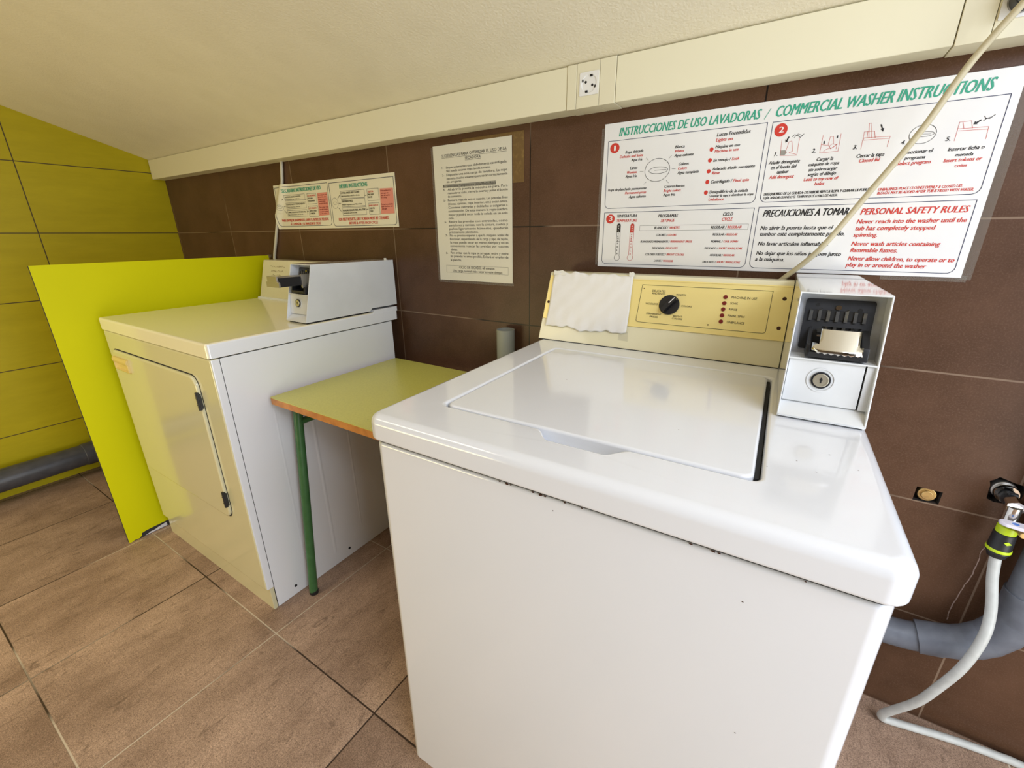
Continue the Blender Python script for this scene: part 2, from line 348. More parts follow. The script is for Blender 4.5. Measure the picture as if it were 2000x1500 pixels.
def print_groups(items, mp, bold=True):
    """returns {group: bmesh} of printed ink; material slots follow INK"""
    G = {}; T = [i for i in items if i[0] == 't']
    tm = text_meshes([(i[4], bold) for i in T]); it = iter(tm)
    def g(k): return G.setdefault(k, B())
    def put(res, x, y, w, h, ital, bm, mi, off):
        vs, fs, x0, tw, cap = res
        if not tw: return
        sx, sy = w/tw, h/cap
        if ital: sx = max(w - 0.2*h, w*0.6)/tw
        for k, dx in enumerate((-0.035*h, 0.035*h) if bold else (0.0,)):      # heavy lettering is struck twice, a hair apart
            nv = [bm.verts.new(mp(x + dx + (v.x-x0)*sx + (0.2*v.y*sy if ital else 0), y + v.y*sy, off + k*0.00004)) for v in vs]
            for f in fs:
                try: bm.faces.new([nv[i] for i in f]).material_index = mi
                except ValueError: pass
    for i in items:
        bm = g(i[1]); mi = INK.index(i[2]) if i[2] in INK else 0
        if i[0] == 't': put(next(it), i[5], i[6], i[7], i[8], i[3], bm, mi, 0.0005 if i[2] == 'w' else 0.0003)
        elif i[0] == 'f':
            x0, y0, x1, y1, rad, w, _ = i[3:]
            pts = [(x0, y1), (x1, y1)]
            if rad:
                pts += [(x1-rad+rad*math.cos(math.radians(-a)), y0+rad+rad*math.sin(math.radians(-a))) for a in range(0, 91, 15)]
                pts += [(x0+rad+rad*math.cos(math.radians(-a)), y0+rad+rad*math.sin(math.radians(-a))) for a in range(90, 181, 15)]
            else: pts += [(x1, y0), (x0, y0)]
            stroke(bm, pts, w, mp, mi, True, 0.0002)
        elif i[0] == 'p':
            poly(bm, i[3], mp, mi, 0.0001 if i[2] in ('pk', 'gr') else 0.0002)
        elif i[0] == 'l': stroke(bm, i[4], i[3], mp, mi, False, 0.0003)
        elif i[0] == 'c':
            x, y, rx, ry, w = i[3:8]; P = [(x+rx*math.cos(a*math.pi/20), y+ry*math.sin(a*math.pi/20)) for a in range(40)]
            if w: stroke(bm, P, w, mp, mi, True, 0.0003)
            else: poly(bm, P, mp, mi, 0.0002)
        elif i[0] == 'th':
            x, zt, zb, words = i[3:7]; hw, rb = 4.6, 7.6; cy = zb
            a0 = math.degrees(math.asin(hw/rb))
            out = [(x+hw, zt-4)] + [(x+hw*math.cos(math.radians(a)), zt-4+hw*math.sin(math.radians(a))) for a in range(15, 166, 15)] + [(x-hw, zt-4)]
            bulb = [(x+rb*math.sin(math.radians(a)), cy+rb*math.cos(math.radians(a))) for a in range(-int(a0), -360+int(a0), -20)]
            bulb = [(x+rb*math.sin(math.radians(-a)), cy+rb*math.cos(math.radians(a))) for a in range(int(a0), 361-int(a0), 18)]
            stroke(bm, out + bulb, 0.8, mp, mi, True, 0.0002)
            zd = zt - 22; poly(bm, [(x+hw, zd)] + out + [(x-hw, zd)], mp, mi, 0.0002)
            stroke(bm, [(x-hw, zt-45), (x+hw, zt-45)], 0.6, mp, mi, False, 0.0003)
            ws = words.split('|'); letters = [(ch, zt-6.5-5.6*k, 5 if True else 0) for k, ch in enumerate(ws[0])]
            letters += [(ch, zt-27-5.6*k, 0) for k, ch in enumerate(ws[1])]; letters += [(ch, zt-51-(5.6 if len(ws[2]) < 5 else 5)*k*1.55, 0) for k, ch in enumerate(ws[2])]
            rs = text_meshes([(ch, True) for ch, _, _ in letters])
            for (ch, z, wh), r_ in zip(letters, rs): put(r_, x-1.6, z-1.6, 3.2 if ch != 'I' else 1.0, 3.8, 0, bm, INK.index('w') if wh else mi, 0.0005)
    return G
INKS = ['ink_'+i for i in INK]
DATA = json.loads(r'''{"big":[["t","heading","g",1,"INSTRUCCIONES DE USO LAVADORAS",38.9,321.3,317.8,18.4],["l","heading","g",1.2,[[363.6,319.6],[373.1,337.9]]],["t","heading","g",1,"COMMERCIAL WASHER INSTRUCTIONS",382.9,321.0,334.8,19.6],["f",1,"n",11.5,151.1,371.3,312.0,12,1.1,0],["c",1,"r",29.4,295.4,12.4,11.7,0],["t",1,"w",0,"1",27.7,289.2,4.1,11.8],["t",1,"k",1,"Ropa delicada",58.4,280.0,46.7,6.3],["t",1,"r",1,"Delicate and knits",44.6,270.5,60.3,6.0],["t",1,"k",1,"Agua fría",75.1,261.1,29.0,5.9],["t",1,"k",1,"Blanca",181.2,280.6,23.0,6.0],["t",1,"r",1,"Whites",180.7,271.5,22.4,5.7],["t",1,"k",1,"Agua caliente",181.2,261.8,45.1,6.0],["t",1,"k",1,"Lanas",73.6,242.4,19.8,6.4],["t",1,"r",1,"Woolens",65.4,232.8,27.2,6.0],["t",1,"k",1,"Agua fría",63.0,223.6,30.4,6.1],["t",1,"k",1,"Colores",193.3,242.3,24.3,6.1],["t",1,"r",1,"Colors",192.7,232.9,21.4,5.7],["t",1,"k",1,"Agua templada",192.7,223.2,49.8,6.2],["t",1,"k",1,"Ropa de planchado permanente",18.4,193.7,102.5,6.1],["t",1,"r",1,"Permanent press",65.2,184.1,55.9,6.2],["t",1,"k",1,"Agua caliente",75.9,174.5,45.0,6.2],["t",1,"k",1,"Colores fuertes",164.4,194.0,49.6,6.3],["t",1,"r",1,"Bright colors",163.9,184.3,41.9,6.0],["t",1,"k",1,"Agua fría",164.1,175.1,29.7,6.0],["t",1,"k",1,"Luces Encendidas",271.9,296.0,69.2,7.6],["t",1,"r",1,"Lights on",271.4,285.3,35.4,6.9],["t",1,"k",1,"Máquina en uso",271.9,271.8,51.9,6.2],["t",1,"r",1,"Machine in use",271.5,262.8,50.6,5.8],["t",1,"k",1,"En remojo /",271.4,243.8,37.0,6.2],["t",1,"r",1,"Soak",310.2,244.2,16.2,5.8],["t",1,"k",1,"Aclarado añadir suavizante",271.3,225.6,89.5,6.3],["t",1,"r",1,"Rinse",271.8,217.0,17.6,6.0],["t",1,"k",1,"Centrifugado /",271.4,197.7,46.5,6.8],["t",1,"r",1,"Final spin",319.9,198.1,33.2,5.9],["t",1,"k",1,"Desiquilibrio de la colada",271.6,175.8,83.1,6.5],["t",1,"k",1,"Levantar la tapa y distribuir la ropa",271.3,167.8,95.4,5.3],["t",1,"r",1,"Unbalance",271.5,159.4,34.7,6.2],["c",1,"k",142.8,236.1,30.4,26.0,0.9],["c",1,"k",146.0,235.2,23.0,7.5,0.8],["l",1,"k",0.8,[[137.0,235.5],[165.0,235.5]]],["l",1,"k",0.6,[[113.4,266.0],[119.0,259.7]]],["l",1,"k",0.6,[[174.8,266.1],[169.0,259.6]]],["l",1,"k",0.6,[[99.8,236.1],[108.6,235.0]]],["l",1,"k",0.6,[[178.8,236.1],[187.0,235.5]]],["l",1,"k",0.6,[[118.6,211.0],[112.6,205.4]]],["l",1,"k",0.6,[[167.6,211.5],[173.9,204.8]]],["c",1,"r",264.1,270.3,4.2,4.5,0],["c",1,"r",263.7,247.6,4.3,4.5,0],["c",1,"r",264.0,224.2,4.3,4.5,0],["c",1,"r",264.0,201.3,4.3,4.7,0],["c",1,"r",263.8,178.2,4.3,4.7,0],["f",3,"n",11.9,7.3,372.9,140.3,12,1.1,0],["c",3,"r",29.6,124.5,12.0,11.6,0],["t",3,"w",0,"3",26.1,119.7,9.1,11.8],["t",3,"k",1,"TEMPERATURA",46.7,127.4,56.2,7.0],["t",3,"r",1,"TEMPERATURE",46.5,116.4,56.9,6.5],["t",3,"k",1,"PROGRAMAS",156.7,125.0,48.8,7.2],["t",3,"r",1,"SETINGS",164.3,114.1,34.2,6.8],["t",3,"k",1,"CICLO",308.0,125.2,22.6,7.0],["t",3,"r",1,"CYCLE",307.2,114.2,24.0,6.6],["t",3,"k",1,"BLANCOS /",149.7,97.1,34.9,6.1],["t",3,"r",1,"WHITES",187.5,97.0,25.3,6.0],["t",3,"k",1,"REGULAR /",285.6,96.6,35.1,6.4],["t",3,"r",1,"REGULAR",322.4,96.8,31.0,6.0],["t",3,"k",1,"COLORES /",155.4,80.1,28.7,5.2],["t",3,"r",1,"COLORS",185.3,80.2,21.6,4.9],["t",3,"k",1,"REGULAR /",291.9,80.7,29.5,5.1],["t",3,"r",1,"REGULAR",322.4,80.7,24.6,4.8],["t",3,"k",1,"PLANCHADO PERMANENTE /",116.8,63.8,74.8,5.1],["t",3,"r",1,"PERMANENT PRESS",193.5,64.2,53.0,5.0],["t",3,"k",1,"NORMAL /",289.9,64.5,26.3,5.0],["t",3,"r",1,"COOL DOWN",317.6,64.7,32.1,4.7],["t",3,"k",1,"DELICADOS /",148.7,47.7,34.3,5.1],["t",3,"r",1,"DELICATES",184.1,48.0,29.4,5.0],["t",3,"k",1,"DELICADO /",277.6,48.6,30.5,5.0],["t",3,"r",1,"SHORT WASH, SOAK",309.6,48.8,52.4,5.0],["t",3,"k",1,"COLORES FUERTES /",132.0,31.7,53.8,5.2],["t",3,"r",1,"BRIGHT COLORS",187.5,32.2,43.6,5.1],["t",3,"k",1,"REGULAR /",292.1,32.7,29.2,5.0],["t",3,"r",1,"REGULAR",322.3,33.1,25.2,4.7],["t",3,"k",1,"LANAS /",156.6,16.1,22.0,4.9],["t",3,"r",1,"WOOLENS",179.8,16.1,25.9,4.9],["t",3,"k",1,"DELICADO /",277.1,16.3,30.6,4.9],["t",3,"r",1,"SHORT WASH, SOAK",309.4,16.9,52.6,4.8],["f",3,"k",111.8,93.8,366.2,106.1,0,0.4,0],["th",3,"k",54.8,111.6,24.2,"CAL|TEMP|FRIA"],["th",3,"r",91.6,110.9,24.9,"HOT|WARM|COLD"],["f",2,"n",381.5,151.7,740.8,311.5,12,1.1,0],["c",2,"r",398.9,294.8,12.1,12.6,0],["t",2,"w",0,"2",395.8,290.0,8.4,11.0],["t",2,"k",1,"1.",394.7,245.0,7.3,8.0],["t",2,"k",1,"2.",463.0,245.1,8.1,7.6],["t",2,"k",1,"3.",532.8,245.2,7.7,7.4],["t",2,"k",1,"4.",607.1,246.1,7.9,7.1],["t",2,"k",1,"5.",671.4,245.6,7.9,6.8],["t",2,"k",1,"Añadir detergente",386.5,228.6,59.0,6.9],["t",2,"k",1,"en el fondo del",392.0,218.7,48.5,7.0],["t",2,"k",1,"tambor",404.9,209.2,22.9,6.9],["t",2,"r",1,"Add detergent",391.8,199.2,47.7,7.0],["t",2,"k",1,"Cargar la",474.2,228.5,30.2,6.6],["t",2,"k",1,"máquina de ropa",461.8,219.5,54.4,6.1],["t",2,"k",1,"sin sobrecargar",463.7,209.6,50.7,6.2],["t",2,"k",1,"según el dibujo",464.1,200.2,50.2,6.8],["t",2,"r",1,"Load to top row of",458.7,190.7,61.1,6.8],["t",2,"r",1,"holes",479.7,181.3,17.7,6.8],["t",2,"k",1,"Cerrar la tapa",541.5,228.7,45.5,6.7],["t",2,"r",1,"Closed lid",547.3,219.7,33.6,6.6],["t",2,"k",1,"Seleccionar el",611.3,228.7,46.6,6.4],["t",2,"k",1,"programa",619.0,218.9,31.1,5.6],["t",2,"r",1,"Select program",609.2,209.5,50.7,6.4],["t",2,"k",1,"Insertar ficha o",679.1,228.0,49.5,6.2],["t",2,"k",1,"moneda",691.4,218.2,25.1,5.6],["t",2,"r",1,"Insert tokens or",677.4,209.3,52.6,6.2],["t",2,"r",1,"coins",694.9,200.0,17.3,5.0],["t",2,"k",1,"DESEQUILIBRIO DE LA COLADA: DISTRIBUIR BIEN LA ROPA Y CERRAR LA PUERTA",387.2,165.5,192.0,5.4],["t",2,"k",1,"LEJÍA: AÑADIR CUANDO EL TAMBOR ESTÉ LLENO DE AGUA.",387.4,158.0,138.1,4.8],["t",2,"r",1,"UNBALANCE: PLACE CLOSHES EVENLY & CLOSED LID.",590.0,165.0,125.1,4.9],["t",2,"r",1,"BLEACH: MAY BE ADDED AFTER TUB IS FILLED WITH WATER.",590.0,158.0,142.1,4.9],["l","p1","r",0.5,[[404.3,275.9],[405.6,244.8],[436.9,243.1],[436.3,275.3]]],["l","p1","r",0.5,[[414.6,250.1],[418.2,270.4],[423.3,271.2],[427.5,251.7],[421.3,249.5],[435.3,244.9]]],["p","p1","gr",[[404.9,255.2],[413.8,254.9],[417.3,249.9],[414.1,245.2],[405.7,245.6]]],["p","p1","k",[[415.3,280.8],[417.6,279.7],[414.6,272.7],[416.4,271.7],[411.6,269.2],[410.1,275.9],[412.5,274.3]]],["l","p1","k",0.9,[[422.6,279.4],[425.9,283.1],[432.8,280.5],[437.4,276.5],[442.9,282.6]]],["l","p1","k",0.6,[[425.7,276.9],[432.2,283.8],[440.5,280.2]]],["l","p2","r",0.5,[[477.6,276.2],[477.5,243.8],[508.8,244.1],[507.8,276.0]]],["l","p2","r",0.5,[[489.7,257.8],[490.5,272.2],[495.8,272.4],[498.6,258.3]]],["l","p2","r",0.5,[[477.1,259.1],[491.2,256.4],[495.0,249.4],[505.0,257.6],[498.9,251.7],[487.6,249.3],[483.0,244.9]]],["l","p2","r",0.5,[[491.7,253.7],[495.6,258.6],[504.5,256.4],[504.8,248.5]]],["p","p2","k",[[480.6,265.4],[482.6,265.1],[482.9,259.8],[480.7,260.1]]],["p","p2","k",[[501.4,273.1],[503.5,273.4],[503.8,268.2],[501.4,268.4]]],["l","p3","r",0.5,[[546.1,244.5],[545.7,275.1],[561.6,274.6],[565.1,262.2]]],["l","p3","r",0.5,[[547.1,259.8],[587.8,259.3],[588.3,262.7],[547.1,264.1],[547.1,259.8]]],["l","p3","r",0.5,[[587.8,259.3],[587.3,244.4]]],["l","p3","r",0.5,[[555.0,263.3],[550.5,288.8],[554.4,289.3],[559.5,263.3]]],["l","p3","r",0.5,[[552.0,263.6],[551.1,275.3]]],["p","p3","k",[[568.2,285.0],[570.8,285.4],[573.6,278.2],[575.8,278.4],[575.2,271.8],[570.5,276.6],[572.0,277.4]]],["c","p4","k",636.2,261.0,19.3,16.1,0.7],["c","p4","k",638.7,260.7,14.2,4.2,0.6],["l","p4","k",0.5,[[632.5,260.9],[647.9,260.6]]],["l","p5","r",0.5,[[684.1,244.5],[684.1,275.2],[699.8,275.5],[703.8,263.2]]],["l","p5","r",0.5,[[683.5,264.4],[703.6,263.7],[725.0,263.5],[725.1,259.4],[684.0,260.9]]],["l","p5","r",0.5,[[725.1,259.4],[726.0,243.6]]],["l","p5","r",0.5,[[688.8,274.1],[692.2,264.1]]],["p","p5","k",[[712.0,276.3],[713.0,274.6],[707.9,270.5],[709.1,269.0],[703.4,269.2],[704.7,274.5],[706.3,272.5]]],["l","p5","k",1.0,[[715.7,273.6],[718.8,277.2],[723.0,276.3],[728.5,281.6]]],["l","p5","k",0.8,[[715.1,281.1],[718.1,276.2],[723.9,278.4]]],["f",4,"n",382.0,7.6,740.5,141.5,12,1.1,0],["t",4,"k",1,"PRECAUCIONES A TOMAR",392.9,120.6,159.6,14.2],["t",4,"r",1,"PERSONAL SAFETY RULES",570.7,120.3,164.0,11.9],["t",4,"k",1,"No abrir la puerta hasta que el",392.3,92.4,137.0,8.4],["t",4,"k",1,"tambor esté completamente parado.",392.6,79.5,160.9,8.4],["t",4,"k",1,"No lavar artículos inflamables.",392.6,58.2,136.4,8.6],["t",4,"k",1,"No dejar que los niños jueguen junto",392.6,37.3,162.5,8.6],["t",4,"k",1,"a la máquina.",392.2,24.0,60.2,8.7],["t",4,"r",1,"Never reach into the washer until the",568.2,102.9,168.3,8.3],["t",4,"r",1,"tub has completely stopped",567.9,89.7,126.3,8.4],["t",4,"r",1,"spinning.",567.8,76.6,41.2,8.5],["t",4,"r",1,"Never wash articles containing",568.1,58.8,140.9,8.6],["t",4,"r",1,"flammable fumes.",568.1,46.0,79.7,8.7],["t",4,"r",1,"Never allow children, to operate or to",568.2,28.8,168.8,8.8],["t",4,"r",1,"play in or around the washer",567.7,15.8,130.3,8.8]],"small":[["f",1,"n",10.0,12.2,376.3,171.0,14,1.6,0],["f",2,"n",387.5,7.5,749.3,168.2,14,1.6,0],["t",1,"g",0,"SECADORAS INSTRUCCIONES DE USO",77.9,148.4,254.9,14.3],["t",2,"g",0,"DRYERS INSTRUCTIONS",450.2,145.2,161.2,14.1],["f",1,"n",77.9,115.6,219.5,137.9,0,0.9,0],["f",1,"n",78.0,83.2,220.4,106.8,0,0.9,0],["f",1,"n",78.4,51.6,221.5,76.2,0,0.9,0],["f",1,"n",235.4,97.1,296.2,137.1,0,0.9,0],["f",1,"n",233.7,49.0,297.4,88.9,0,0.9,0],["f",2,"n",451.4,108.2,591.0,135.0,0,0.9,0],["f",2,"n",453.0,78.4,589.5,105.4,0,0.9,0],["f",2,"n",452.4,47.1,591.6,74.5,0,0.9,0],["f",2,"n",606.2,94.7,667.7,135.0,0,0.9,0],["f",2,"n",607.6,46.6,665.3,85.9,0,0.9,0],["p",1,"pk",[[306.3,136.4],[369.2,136.9],[366.3,51.8],[298.6,49.5]]],["p",2,"pk",[[676.1,132.8],[743.2,131.9],[741.6,46.9],[670.5,47.4]]],["t",1,"k",0,"ALGODÓN, BLANCO Y FUERTES",80.6,127.7,109.5,5.8],["t",1,"k",0,"Temperatura alta, 45-60 min",80.6,118.9,99.7,4.2],["t",1,"k",0,"PLANCHADO PERMANENTE",81.6,97.8,130.4,5.9],["t",1,"k",0,"Media temperatura, 30-45 min",83.7,88.4,92.7,4.3],["t",1,"k",0,"LANAS, DELICADOS, PRENDAS PEQ.",83.3,66.0,129.4,5.4],["t",1,"k",0,"Baja temperatura, 15-30 min",82.5,57.3,106.8,4.3],["t",1,"r",0,"LUZ ENCENDIDA",238.3,126.1,54.3,6.1],["t",1,"k",0,"MÁQUINA",238.7,115.9,33.4,5.5],["t",1,"k",0,"FUNCIONANDO",239.7,106.1,45.6,5.6],["t",1,"r",0,"LUZ APAGADA",235.8,77.8,52.1,6.2],["t",1,"k",0,"APRIETE PARA",238.6,67.2,46.6,5.7],["t",1,"k",0,"COMENZAR",238.7,57.5,36.4,5.8],["t",1,"d",0,"Si la máquina está",308.1,126.5,58.6,5.0],["t",1,"d",0,"en marcha, abra",307.8,118.5,52.8,4.9],["t",1,"d",0,"la puerta despacio",307.5,110.3,56.7,5.0],["t",1,"d",0,"y espere hasta",308.2,102.0,44.1,5.0],["t",1,"d",0,"que pare del todo.",308.9,94.5,56.6,5.0],["t",1,"d",0,"Para cargar más",307.4,79.9,56.9,5.0],["t",1,"d",0,"ropa abra la puerta",306.7,71.8,53.6,5.1],["t",1,"d",0,"y vuelva a pulsar",306.4,63.3,57.0,5.1],["t",1,"d",0,"el botón.",306.2,55.3,50.2,5.1],["t",1,"r",0,"PARA UN MEJOR RENDIMIENTO, LIMPIE EL FILTRO DE PELUSAS",30.7,31.4,326.1,10.0],["t",1,"r",0,"AL COMENZAR Y AL FINALIZAR EL CICLO",87.1,16.5,214.7,9.4],["t",2,"k",0,"COTTON, WHITES AND COLORED",453.7,125.0,108.4,6.2],["t",2,"k",0,"High temperature, until 45 to 60 mins",455.6,115.0,107.5,4.8],["t",2,"k",0,"PERMANENT PRESS",455.3,95.1,63.7,6.2],["t",2,"k",0,"Medium temperature, until 30 to 45 mins",455.8,83.7,116.9,4.8],["t",2,"k",0,"WOOLENS, DELICATE ITEMS, SMALL ITEMS",454.5,61.9,132.4,6.4],["t",2,"k",0,"Low temperature, until 15 to 30 mins",455.9,53.6,80.5,4.9],["t",2,"r",0,"LIGHT ON",611.3,122.4,27.4,5.9],["t",2,"k",0,"MACHINE",609.7,113.2,31.1,5.9],["t",2,"k",0,"IN USE",610.0,104.0,22.0,5.9],["t",2,"r",0,"WHEN LIGHT OFF",608.5,74.7,49.6,5.6],["t",2,"k",0,"PUSH TO",610.6,64.6,27.6,6.0],["t",2,"k",0,"START",610.7,55.0,18.7,6.1],["t",2,"d",0,"If the machine is in",679.8,123.0,50.3,5.4],["t",2,"d",0,"use, open the",680.3,114.6,38.3,5.3],["t",2,"d",0,"door and wait for",679.8,107.0,46.3,5.4],["t",2,"d",0,"it to stop.",680.1,99.7,29.4,5.4],["t",2,"d",0,"To load more clothes",676.0,76.5,61.2,5.5],["t",2,"d",0,"open the door and",676.8,69.2,57.6,5.4],["t",2,"d",0,"press again.",678.4,61.4,25.5,5.5],["t",2,"r",0,"FOR BEST RESULTS, LINT SCREEN MUST BE CLEANED",422.4,27.8,286.3,10.0],["t",2,"r",0,"BEFORE & AFTER EACH CYCLE",484.2,13.5,164.0,8.9],["c",1,"n",40.7,88.8,16.1,11.4,0.8],["c",1,"n",42.1,90.1,10.1,4.4,0.6],["c",2,"n",411.8,93.7,18.9,19.4,0.8],["c",2,"n",412.5,93.2,11.6,4.9,0.6],["l",1,"k",1.4,[[63.0,119.2],[71.4,125.0]]],["l",1,"k",1.4,[[62.4,93.0],[71.5,93.2]]],["l",1,"k",1.4,[[60.0,77.2],[71.7,65.9]]],["l",2,"k",1.4,[[432.1,110.7],[446.1,122.2]]],["l",2,"k",1.4,[[434.3,92.4],[446.5,91.9]]],["l",2,"k",1.4,[[430.6,75.3],[443.2,63.1]]],["l",1,"k",1.4,[[220.6,116.9],[231.5,117.9]]],["l",1,"k",1.4,[[220.7,69.5],[229.9,69.2]]],["l",2,"k",1.4,[[592.4,113.9],[601.5,114.7]]],["l",2,"k",1.4,[[593.9,64.9],[602.6,65.8]]]],"note":[["t",1,"k",0,"SUGERENCIAS PARA OPTIMIZAR EL USO DE LA",36.9,387.2,250.4,8.4],["t",1,"k",0,"SECADORA",131.0,374.8,61.3,7.5],["t",1,"k",0,"1-",34.2,354.1,8.2,5.9],["t",1,"k",0,"Seque solamente ropa debidamente centrifugada.",51.9,353.6,237.0,6.6],["t",1,"k",0,"No puede secarse ropa lavada a mano.",53.6,343.3,174.9,6.6],["t",1,"k",0,"2-",34.9,332.0,8.2,6.1],["t",1,"k",0,"Deposite una sola carga de lavadora. La ropa",52.7,331.8,237.1,6.7],["t",1,"k",0,"necesita mucho volumen para secar correctamente",53.3,320.9,236.4,6.7],["t",1,"k",0,"sin arrugarse.",52.6,311.3,62.1,6.7],["t",1,"k",0,"3-",34.7,299.1,11.2,6.8],["t",1,"k",0,"Seleccione Temperatura (Alta/Media/Baja)",51.6,298.2,194.2,7.4],["t",1,"k",0,"4-",34.9,288.7,8.8,6.1],["t",1,"k",0,"Al abrir la puerta la máquina se para. Para",54.8,288.1,235.2,6.8],["t",1,"k",0,"reanudar el ciclo, cierre la puerta y pulse el botón",54.9,277.2,235.0,6.8],["t",1,"k",0,"de comienzo.",54.2,267.0,57.9,6.9],["t",1,"k",0,"5-",34.7,255.2,8.9,6.3],["t",1,"k",0,"Revise la ropa de vez en cuando. Las prendas finas",53.3,255.3,236.3,6.9],["t",1,"k",0,"(blusas, camisas, ropa interior, etc.) secan antes.",53.9,244.2,235.6,6.9],["t",1,"k",0,"Conviene retirarlas y doblarlas o colgarlas a",54.1,232.9,235.3,7.0],["t",1,"k",0,"continuación. De esta manera la ropa quedará",53.3,221.8,235.9,7.0],["t",1,"k",0,"mejor y podrá secar toda la colada en un solo",54.0,210.5,235.1,7.0],["t",1,"k",0,"ciclo.",53.2,199.8,22.9,7.0],["t",1,"k",0,"6-",34.5,188.6,8.0,6.5],["t",1,"k",0,"Retire las prendas con entretelas, como",53.4,188.6,235.4,7.1],["t",1,"k",0,"pantalones y camisas, con la cintura, cuellos y",52.6,177.6,237.3,7.1],["t",1,"k",0,"puños ligeramente húmedos, quedarán",53.3,166.4,236.5,7.2],["t",1,"k",0,"prácticamente planchados.",53.5,155.5,121.2,7.2],["t",1,"k",0,"7-",35.2,145.1,9.1,6.5],["t",1,"k",0,"No es preciso esperar a que la máquina acabe de",54.2,145.0,237.0,7.3],["t",1,"k",0,"funcionar, dependiendo de la carga y tipo de tejido,",53.4,133.4,237.6,7.3],["t",1,"k",0,"la ropa puede secar en menos tiempo y no es",54.6,122.4,236.3,7.4],["t",1,"k",0,"conveniente resecar las prendas por razones",53.8,111.2,237.0,7.4],["t",1,"k",0,"obvias.",54.5,99.7,29.8,7.4],["t",1,"k",0,"8-",33.4,87.5,8.6,6.8],["t",1,"k",0,"Para evitar que la ropa se arrugue, retire y estire",53.7,88.6,236.8,7.4],["t",1,"k",0,"las prendas lo antes posible. Evitará el empleo de",52.9,77.7,237.5,7.5],["t",1,"k",0,"la plancha.",52.1,65.4,48.3,7.5],["t",1,"k",0,"CICLO DE SECADO: 60 minutos",88.0,40.6,147.6,8.3],["t",1,"k",0,"Una carga normal debe secar en este tiempo",59.6,28.8,206.7,7.7],["p",1,"gr",[[35.3,306.9],[247.2,307.0],[247.0,295.7],[34.6,297.4]]],["f",1,"k",31.6,26.3,289.1,49.8,0,0.5,0],["l",1,"k",0.7,[[36.7,384.9],[287.3,383.8]]],["l",1,"k",0.7,[[130.9,372.5],[192.2,372.6]]]],"con":[["t",1,"k",0,"DELICATES",277.7,149.1,31.3,4.8],["t",1,"k",0,"AND KNITS",278.1,142.9,31.6,4.8],["t",1,"k",0,"WHITES",335.2,143.1,22.7,4.2],["t",1,"k",0,"WOOLENS",267.0,116.6,29.4,4.4],["t",1,"k",0,"COLORS",351.6,116.7,23.5,4.2],["t",1,"k",0,"PERMANENT",273.8,91.9,35.9,4.3],["t",1,"k",0,"PRESS",283.1,84.9,19.2,4.3],["t",1,"k",0,"BRIGHT",337.4,90.8,21.1,4.2],["t",1,"k",0,"COLORS",336.0,85.0,23.5,4.2],["t",1,"k",0,"MACHINE IN USE",455.8,144.1,50.7,5.2],["t",1,"k",0,"SOAK",455.3,130.8,15.8,4.8],["t",1,"k",0,"RINSE",455.0,116.9,16.7,4.4],["t",1,"k",0,"FINAL SPIN",454.9,101.9,33.8,4.8],["t",1,"k",0,"UNBALANCE",455.7,87.1,35.0,5.2],["f",1,"k",251.1,71.2,534.4,165.5,6,0.9,0],["c","led","r",443.1,146.3,4.8,5.4,0],["c","led","r",443.2,132.1,4.8,5.4,0],["c","led","r",443.1,117.9,4.8,5.4,0],["c","led","r",443.0,103.7,4.8,5.4,0],["c","led","r",443.3,89.5,4.8,5.4,0],["c","knob","k",323.8,119.0,23.9,24.5,0],["c","screw","k",558.2,150.2,4.4,4.9,0],["c","screw","k",557.7,85.6,4.4,4.9,0],["c","screw","k",417.4,79.2,1.8,2.0,0],["p","gold","x",[[235.4,179.6],[572.3,178.7],[571.7,58.9],[234.4,57.3]]],["p","seam","x",[[572.3,178.7],[571.7,58.9],[569.1,34.9]]]]}''')

# ================================================================== THE SETTING
def ceil_z(y): return 1.5655 - 0.312*y
RX, RY = 4.8, -3.3
def struct(name, bm, m, smooth=None): return tag(obj(name, bm, m, smooth=smooth, wn=False), kind='structure')
struct('floor', box(B(), (-0.1, RY-0.1, -0.06), (RX+0.1, 0.1, 0.0)), 'floor_tile')
struct('wall_left', prism(B(), [(0.0, 0.0), (0.0, ceil_z(0)), (RY, ceil_z(RY)), (RY, 0.0)], 'x', -0.1, 0.0), 'lime_tile')
struct('ceiling', prism(B(), [(0.1, ceil_z(0.1)), (0.1, ceil_z(0.1)+0.1), (RY-0.1, ceil_z(RY-0.1)+0.1), (RY-0.1, ceil_z(RY-0.1))], 'x', -0.1, RX+0.1), 'plaster')
